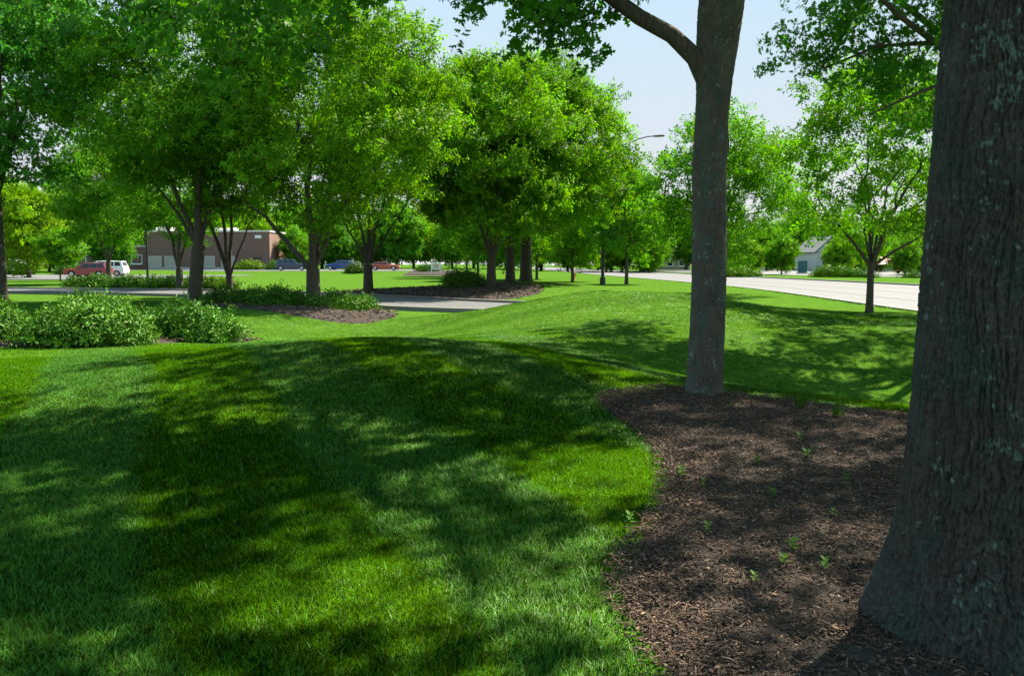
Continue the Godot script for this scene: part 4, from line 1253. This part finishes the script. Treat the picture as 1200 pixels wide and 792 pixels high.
# ------------------------------------------------------------------ street furniture and buildings
func build_furniture():
	# black lamp post by the driveway
	var lp := thing("lamp_post", "black lamp post standing in the hedge before the brick building", "lamp post", P(-24.9, 58.4))
	var m := MB.new()
	m.lathe(Vector3.ZERO, [[0.14, -0.1], [0.14, 0.25], [0.09, 0.4], [0.075, 0.6], [0.065, 3.75], [0.09, 3.8], [0.09, 3.9]], 12)
	obj("pole", m.mesh(), M.black, lp)
	m = MB.new()
	m.lathe(Vector3.ZERO, [[0.10, 3.9], [0.17, 4.0], [0.19, 4.3], [0.17, 4.32], [0.0, 4.34]], 12)
	obj("lantern", m.mesh(), M.bronze, lp)
	m = MB.new()
	m.lathe(Vector3.ZERO, [[0.27, 4.34], [0.24, 4.4], [0.10, 4.52], [0.0, 4.6]], 14)
	obj("cap", m.mesh(), M.black, lp)
	# street light whose arm reaches over the road
	var sl := thing("street_light", "tall black street light with its arm over the road", "street light", P(7.0, 66.0))
	m = MB.new()
	m.lathe(Vector3.ZERO, [[0.22, -0.1], [0.22, 0.5], [0.13, 0.55], [0.12, 3.0], [0.075, 10.2]], 12)
	obj("pole", m.mesh(), M.black, sl)
	m = MB.new()
	m.tube([Vector3(0, 9.9, 0), Vector3(0.9, 10.3, 0), Vector3(1.8, 10.7, 0), Vector3(2.7, 11.05, 0), Vector3(3.3, 11.2, 0), Vector3(3.8, 11.25, 0)], [0.055, 0.05, 0.045, 0.042, 0.04, 0.04], 8)
	obj("arm", m.mesh(), M.black, sl)
	m = MB.new()
	m.box(Vector3(4.2, 11.27, 0), Vector3(0.85, 0.13, 0.32), Basis(Vector3.BACK, 0.05), 0.05)
	var hd := obj("lamp_head", m.mesh(), M.bronze, sl)
	m = MB.new()
	m.box(Vector3(4.25, 11.19, 0), Vector3(0.5, 0.04, 0.22), Basis(Vector3.BACK, 0.05), 0.01)
	obj("lens", m.mesh(), M.lamp_lens, hd)
	# hydrant
	var fh := thing("fire_hydrant", "small yellow and red fire hydrant at the road edge", "hydrant", P(6.1, 84.0))
	m = MB.new()
	m.lathe(Vector3.ZERO, [[0.16, -0.05], [0.17, 0.04], [0.12, 0.07], [0.11, 0.52], [0.15, 0.54], [0.15, 0.58]], 14)
	obj("barrel", m.mesh(), M.hydrant, fh)
	m = MB.new()
	m.lathe(Vector3.ZERO, [[0.14, 0.58], [0.13, 0.66], [0.07, 0.73], [0.03, 0.75], [0.03, 0.80], [0.0, 0.80]], 14)
	obj("bonnet", m.mesh(), M.hydrant_red, fh)
	for sg in [-1.0, 1.0]:
		m = MB.new()
		m.lathe(Vector3(0.10 * sg, 0.42, 0), [[0.06, 0.0], [0.06, 0.08], [0.075, 0.08], [0.07, 0.12], [0.0, 0.13]], 10, Basis(Vector3.BACK, -PI * 0.5 * sg))
		obj("nozzle", m.mesh(), M.hydrant_red, fh)
	# white sign on two legs
	var sg2 := thing("sign_board", "white sign board with red and yellow print on two legs in the flower bed", "sign", P(-9.95, 112.0), 0.1)
	for sx in [-0.62, 0.62]:
		m = MB.new()
		m.box(Vector3(sx, 0.75, 0), Vector3(0.12, 1.7, 0.12), Basis.IDENTITY, 0.015)
		obj("post", m.mesh(), M.white, sg2)
	m = MB.new()
	m.box(Vector3(0, 1.22, 0.09), Vector3(1.35, 0.95, 0.05), Basis.IDENTITY, 0.01)
	var brd := obj("board", m.mesh(), M.white, sg2)
	var im := Image.create(128, 88, true, Image.FORMAT_RGB8)
	im.fill(Color(0.93, 0.92, 0.88))
	for blk in [[30, 18, 40, 8, Color(0.85, 0.35, 0.2)], [30, 32, 26, 8, Color(0.85, 0.6, 0.3)], [62, 30, 34, 14, Color(0.85, 0.25, 0.2)], [34, 50, 58, 8, Color(0.85, 0.55, 0.35)], [30, 64, 70, 5, Color(0.6, 0.6, 0.6)]]:
		im.fill_rect(Rect2i(blk[0], blk[1], blk[2], blk[3]), blk[4])
	im.generate_mipmaps()
	var pm := mat(Color.WHITE, 0.6)
	pm.albedo_texture = ImageTexture.create_from_image(im)
	m = MB.new()
	m.quad(Vector3(-0.65, 0.77, 0.119), Vector3(0.65, 0.77, 0.119), Vector3(0.65, 1.67, 0.119), Vector3(-0.65, 1.67, 0.119))
	obj("print", m.mesh(), pm, brd)
	var ub := thing("utility_box", "small white utility box right of the white sign", "utility box", P(-8.0, 112.0))
	m = MB.new()
	m.box(Vector3(0, 0.3, 0), Vector3(0.34, 0.7, 0.3), Basis.IDENTITY, 0.02)
	obj("case", m.mesh(), M.white, ub)
	m = MB.new()
	m.box(Vector3(0, 0.68, 0), Vector3(0.42, 0.06, 0.38), Basis.IDENTITY, 0.02)
	obj("lid", m.mesh(), M.white, ub)
	# teal entrance sign across the road
	var es := thing("sign_board", "dark teal sign panel on a low base across the road", "sign", Vector3(42.8, 0.05, -126.0), -0.3)
	m = MB.new()
	m.box(Vector3(0, 1.0, 0), Vector3(1.3, 1.9, 0.25), Basis.IDENTITY, 0.03)
	obj("panel", m.mesh(), M.teal, es)
	m = MB.new()
	m.box(Vector3(0, 0.05, 0), Vector3(1.7, 0.3, 0.5), Basis.IDENTITY, 0.03)
	obj("base", m.mesh(), M.stone_trim, es)

func wall_box(root: Node3D, called: String, at: Vector3, s: Vector3, m: Material, bev := 0.0) -> MeshInstance3D:
	var mb := MB.new()
	mb.box(at, s, Basis.IDENTITY, bev)
	return obj(called, mb.mesh(), m, root)

func window(root: Node3D, at: Vector3, w: float, h: float, glass: Material, frame: Material):
	# a framed pane on a wall that faces +z
	var f := MB.new()
	for sx in [-1, 1]: f.box(at + Vector3(sx * (w * 0.5), 0, 0.03), Vector3(0.12, h + 0.12, 0.10))
	for sy in [-1, 1]: f.box(at + Vector3(0, sy * h * 0.5, 0.027), Vector3(w - 0.12, 0.12, 0.10))
	var fr := obj("window", f.mesh(), frame, root)
	var g := MB.new()
	g.box(at + Vector3(0, 0, 0.02), Vector3(w - 0.10, h - 0.10, 0.03))
	obj("pane", g.mesh(), glass, fr)
	var s := MB.new()
	s.box(at + Vector3(0, -h * 0.5 - 0.12, 0.09), Vector3(w + 0.3, 0.1, 0.22))
	obj("sill", s.mesh(), frame, fr)

func build_buildings():
	# brick building
	var b := thing("brick_building", "flat-roofed red brick building behind the left trees", "building", Vector3(-51.5, H(-51.5, 146.0), -150.0))
	wall_box(b, "wall", Vector3(0, 3.1, 0), Vector3(21.0, 6.6, 10.0), M.brick)
	var rf := wall_box(b, "roof", Vector3(0, 6.5, 0), Vector3(21.3, 0.3, 10.3), M.stone_trim, 0.03)
	wall_box(rf, "rooftop_unit", Vector3(-8.6, 6.95, 1.0), Vector3(2.6, 0.7, 2.0), M.white, 0.05)
	wall_box(rf, "rooftop_unit", Vector3(2.0, 6.9, 1.0), Vector3(3.4, 0.6, 2.0), M.white, 0.05)
	for wx in [-9.0, -6.2, 0.0, 3.4]: window(b, Vector3(wx, 1.45, 5.0), 2.2, 1.7, M.panel, M.stone_trim)
	for px in [-10.2, -1.6]: wall_box(b, "downpipe", Vector3(px, 3.2, 5.07), Vector3(0.16, 6.2, 0.12), M.white)
	wall_box(b, "plinth", Vector3(0, 0.2, 5.03), Vector3(20.6, 0.5, 0.12), M.stone_trim)
	wall_box(b, "number_plate", Vector3(8.6, 5.6, 5.03), Vector3(1.1, 0.5, 0.06), M.white)
	var dr := wall_box(b, "door", Vector3(8.4, 1.1, 5.03), Vector3(1.1, 2.2, 0.08), M.bronze)
	wall_box(dr, "door_handle", Vector3(8.8, 1.05, 5.10), Vector3(0.05, 0.2, 0.06), M.rim)
	var w2 := thing("brick_wing", "low brick wing behind the white van", "building", Vector3(-71.5, H(-71.5, 150.0), -154.0))
	wall_box(w2, "wall", Vector3(0, 1.9, 0), Vector3(18.0, 4.2, 9.0), M.brick)
	wall_box(w2, "roof", Vector3(0, 4.1, 0), Vector3(18.3, 0.3, 9.3), M.stone_trim)
	for wx in [-6.0, -2.0, 2.0, 6.0]: window(w2, Vector3(wx, 1.8, 4.5), 1.8, 1.5, M.glass, M.white)
	# across the road
	house("white_house", "white house with a grey gabled roof beyond the far lot", Vector3(60.5, 0, -168.0), 0.15, 6.5, 3.6, 8.0, 2.8, M.siding, M.roof_grey)
	house("white_house", "white house with a brown gabled roof right of the grey-roofed one", Vector3(66.5, 0, -164.0), -0.1, 5.5, 3.2, 8.0, 2.6, M.siding, M.roof_brown)
	house("white_house", "wide white house glimpsed behind the slender forked oak's neighbour tree", Vector3(50.0, 0, -184.0), 0.1, 10.0, 3.8, 9.0, 2.8, M.siding, M.roof_grey)
	house("tan_house", "small tan building among trees across the road", Vector3(35.5, 0, -196.0), 0.0, 9.0, 4.0, 8.0, 2.0, M.tan_wall, M.roof_brown)
	house("large_house", "large building with a tall grey roof behind the vase-shaped tree", Vector3(88.0, 0, -205.0), -0.2, 20.0, 6.5, 12.0, 5.0, M.siding, M.roof_grey)
	var cl := ["red-roofed shelter left of the vase-shaped tree across the road", "red-roofed shelter beside the near trunk across the road"]
	for k in 2:
		var c := thing("shelter", cl[k], "shelter", Vector3([64.0, 71.5][k], 0.05, -[148.0, 146.0][k]), -0.1, "red-roofed shelters")
		for sx in [-1, 1]:
			for sz in [-1, 1]: wall_box(c, "post", Vector3(sx * 2.6, 0.65, sz * 1.4), Vector3(0.16, 1.4, 0.16), M.white)
		var r := MB.new()
		r.prism(PackedVector2Array([Vector2(-2.0, 0), Vector2(2.0, 0), Vector2(0.0, 1.4)]), Vector3(-3.2, 1.35, 0), Vector3.FORWARD, Vector3.UP, Vector3.RIGHT * 6.4)
		obj("roof", r.mesh(), M.canopy_red, c)

func house(called: String, label: String, at: Vector3, turn: float, w: float, h: float, dep: float, rh: float, wm: Material, rm: Material):
	var t := thing(called, label, "house", at, turn)
	wall_box(t, "wall", Vector3(0, h * 0.5 - 0.1, 0), Vector3(w, h + 0.2, dep), wm)
	var g := MB.new()
	g.prism(PackedVector2Array([Vector2(-w * 0.5, 0), Vector2(w * 0.5, 0), Vector2(0, rh * 0.9)]), Vector3(0, h + 0.1, -dep * 0.5), Vector3.RIGHT, Vector3.UP, Vector3.BACK * dep)
	obj("gable", g.mesh(), wm, t)
	var r := MB.new()
	for sg in [-1.0, 1.0]:
		var sl := atan2(rh, w * 0.5)
		var ln := sqrt(rh * rh + w * w * 0.25) + 0.5
		r.box(Vector3(sg * (w * 0.25 + 0.1), h + rh * 0.5 + 0.18, 0), Vector3(ln, 0.18, dep + 0.8), Basis(Vector3.BACK, -sl * sg))
	obj("roof", r.mesh(), rm, t)
	var n := int(w / 2.6)
	for k in n: window(t, Vector3((k - (n - 1) * 0.5) * 2.5, 1.6, dep * 0.5), 1.1, 1.3, M.glass, M.white)
	if h > 4.5:
		for k in n: window(t, Vector3((k - (n - 1) * 0.5) * 2.5, 3.9, dep * 0.5), 1.1, 1.2, M.glass, M.white)
	var dr := wall_box(t, "door", Vector3(w * 0.5 - 0.9, 1.0, dep * 0.5 + 0.03), Vector3(0.95, 2.0, 0.07), M.bronze)
	wall_box(dr, "door_handle", Vector3(w * 0.5 - 0.6, 1.0, dep * 0.5 + 0.09), Vector3(0.05, 0.15, 0.05), M.rim)

func build_far_trees():
	var protos := []
	var tints := [Color(0.85, 0.95, 1.0), Color(1.05, 1.05, 0.9), Color(0.7, 0.85, 0.9), Color(1.3, 1.1, 0.7)]
	var kinds := ["dark green", "mid green", "deep shaded green", "light yellow-green"]
	var spots := []
	var r := RandomNumberGenerator.new()
	r.seed = 9
	# [angle as x/d, d, scale, kind]
	for k in 26:
		var f := -0.72 + 0.042 * k
		var dd := r.randf_range(160, 215)
		spots.append([f * dd + r.randf_range(-2, 2), dd, r.randf_range(0.95, 1.35) * (1.45 if f < -0.42 else 1.0), r.randi() % 3])
	for k in 12:
		var f := -0.34 + 0.045 * k
		var dd := r.randf_range(150, 175)
		spots.append([f * dd, dd, r.randf_range(0.7, 1.0), [1, 3, 1, 0][k % 4]])
	for k in 16:
		var f := 0.10 + 0.032 * k
		var dd := r.randf_range(195, 245)
		spots.append([f * dd, dd, r.randf_range(0.9, 1.25), r.randi() % 3])
	for q in [[29.5, 118, 0.42, 3], [34.0, 122, 0.4, 3], [37.5, 119, 0.45, 1], [44.5, 116, 0.42, 3], [48.0, 121, 0.5, 0], [51.5, 112, 0.42, 1], [56.0, 118, 0.45, 3], [61.5, 122, 0.42, 1], [24.0, 150, 0.6, 1], [27, 165, 0.8, 0], [20, 172, 0.9, 1], [-66, 122, 0.75, 2], [-74, 118, 0.9, 1], [-58, 124, 0.7, 2], [36, 150, 0.6, 1], [41, 158, 0.65, 3], [57.5, 150, 0.55, 1], [62, 156, 0.6, 0], [68, 158, 0.62, 1], [72, 168, 0.8, 0], [79, 175, 0.9, 1], [84, 185, 1.0, 2], [92, 190, 1.0, 1], [50, 168, 0.7, 0], [57.5, 141, 0.5, 1], [53.5, 134, 0.42, 0], [69, 140, 0.55, 1], [75, 150, 0.7, 1], [-38, 150, 0.6, 1], [-33, 158, 0.75, 2]]:
		spots.append(q)
	for k in 4:
		var root := thing("background_tree", kinds[k] + " leafy tree in the distant treeline", "tree", Vector3.ZERO, 0.0, kinds[k] + " trees of the distant treeline")
		var o := {"seed": 300 + k, "r": 0.28, "fork": 2.2, "leaf": 3.4, "per": 34, "cluster": 1.5, "twigs": false, "tint": tints[k], "sides": 6}
		var st := [flared(2.4, 0.28, Vector3.ZERO)]
		for j in 4:
			var a := TAU * j / 4.0 + k
			st.append(bent(Vector3(0, 2.3, 0), Vector3(cos(a) * 1.8, 7.0, sin(a) * 1.8), 0.13, 0.04, 310 + k * 5 + j))
		foliate(root, st, [{"c": Vector3(0, 6.6, 0), "r": Vector3(4.4, 5.0, 4.4), "n": 70, "taper": 0.35, "thin_base": 0.1}], o)
		protos.append(root)
	var used := [false, false, false, false]
	for q in spots:
		var k: int = q[3]
		var at := P(q[0], q[1], -0.05)
		if used[k]: dup(protos[k], "background_tree", "", at, r.randf() * TAU, q[2])
		else:
			protos[k].position = at
			protos[k].scale = Vector3.ONE * float(q[2])
			used[k] = true

# ------------------------------------------------------------------
func _ready():
	rng.seed = 12345
	nz.seed = 7
	nz.frequency = 0.05
	nzf.seed = 11
	nzf.frequency = 0.12
	nzf.fractal_octaves = 2
	# camera
	var cam := Camera3D.new()
	cam.name = "camera"
	cam.position = Vector3(0, CAM_H, 0)
	cam.rotation_degrees = Vector3(-5.03, 0, 0)
	cam.fov = 43.2
	cam.far = 2000.0
	add_child(cam)
	cam.current = true
	# sky and exposure
	var env := Environment.new()
	env.background_mode = Environment.BG_SKY
	var sm := ProceduralSkyMaterial.new()
	sm.sky_top_color = lin(0.10, 0.225, 0.32)
	sm.sky_horizon_color = lin(0.24, 0.23, 0.225)
	sm.sky_curve = 0.30
	sm.ground_bottom_color = lin(0.05, 0.08, 0.03)
	sm.ground_horizon_color = lin(0.5, 0.52, 0.5)
	sm.sun_angle_max = 40.0
	var sky := Sky.new()
	sky.sky_material = sm
	env.sky = sky
	env.tonemap_mode = Environment.TONE_MAPPER_LINEAR
	env.tonemap_exposure = 3.6
	env.sdfgi_enabled = true
	env.ssao_enabled = true
	env.ssil_enabled = true
	var we := WorldEnvironment.new()
	we.name = "world_environment"
	we.environment = env
	add_child(we)
	# the sun stands ahead to the right, half way up
	var sun := DirectionalLight3D.new()
	sun.name = "sun"
	sun.light_energy = 1.6
	sun.light_color = Color(1.0, 0.955, 0.87)
	sun.light_angular_distance = 0.5
	sun.shadow_enabled = true
	var az := deg_to_rad(48.0)
	var el := deg_to_rad(50.0)
	var to_sun := Vector3(sin(az) * cos(el), sin(el), -cos(az) * cos(el))
	add_child(sun)
	sun.look_at_from_position(Vector3.ZERO, -to_sun, Vector3.UP)
	make_materials()
	build_ground()
	build_roads()
	# beds
	var main_bed := bed("mulch_bed", [Vector2(2.2, 10.0), Vector2(1.35, 9.7), Vector2(0.92, 8.9), Vector2(1.18, 7.6), Vector2(1.10, 6.1), Vector2(0.72, 4.95), Vector2(0.50, 4.2), Vector2(0.58, 3.2), Vector2(0.9, 1.6), Vector2(2.5, 0.6), Vector2(5.5, 1.0), Vector2(8.0, 4.0), Vector2(7.6, 7.4), Vector2(5.0, 8.6), Vector2(3.5, 9.3)], Vector2(3.6, 5.6), 0.05, 70, "dark brown mulch bed round the oak trunks")
	var island := bed("mulch_island", [Vector2(-10.2, 48.2), Vector2(-7.0, 45.2), Vector2(-3.2, 41.6), Vector2(-0.6, 39.4), Vector2(1.0, 40.2), Vector2(1.6, 44.0), Vector2(0.6, 47.5), Vector2(-4.0, 49.2), Vector2(-8.0, 50.0)], Vector2(-3.0, 45.2), 0.08, 16, "mulch island beyond the driveway")
	var tree_bed := bed("tree_bed", [Vector2(-14.6, 38.6), Vector2(-12.8, 34.0), Vector2(-9.5, 30.4), Vector2(-6.6, 27.6), Vector2(-4.6, 27.0), Vector2(-3.7, 28.9), Vector2(-5.0, 31.8), Vector2(-7.6, 35.2), Vector2(-11.2, 39.4), Vector2(-13.6, 41.2)], Vector2(-8.6, 33.6), 0.05, 16, "mulch and bare soil under the V-shaped trunk")
	var shrub_bed := bed("shrub_bed", [Vector2(-16, 16.6), Vector2(-11.0, 16.5), Vector2(-8.2, 16.6), Vector2(-6.8, 18.6), Vector2(-6.1, 20.4), Vector2(-7.4, 22.6), Vector2(-11, 24.0), Vector2(-16, 24.0)], Vector2(-10.6, 20.0), 0.05, 14, "mulch bed under the glossy shrubs")
	bed("flower_bed", [Vector2(-14.0, 110.0), Vector2(-9, 109.0), Vector2(-5.5, 112.0), Vector2(-7, 118.0), Vector2(-14, 119.0)], Vector2(-9.8, 113.5), 0.3, 6, "flower bed below the white sign")
	print("structure done")
	scatter_chips(main_bed, Vector2(0.4, 2.4), Vector2(6.5, 10.8), 270000, 0.62, "mulch", "shredded brown bark mulch covering the oak bed")
	scatter_chips(island, Vector2(-10, 39), Vector2(2, 50), 5000, 3.6, "mulch", "coarse brown mulch on the island beyond the driveway", 0.08)
	scatter_chips(tree_bed, Vector2(-15, 26), Vector2(-3, 42), 5000, 3.0, "mulch", "brown mulch under the V-shaped trunk")
	scatter_chips(shrub_bed, Vector2(-16, 16), Vector2(-6, 24), 4000, 2.4, "mulch", "brown mulch under the glossy shrubs")
	build_oaks()
	print("oaks done")
	build_trees()
	build_buildings()
	build_far_trees()
	build_shrubs()
	build_cars()
	build_furniture()
	print("objects done")
	build_grass()
	print("grass done")
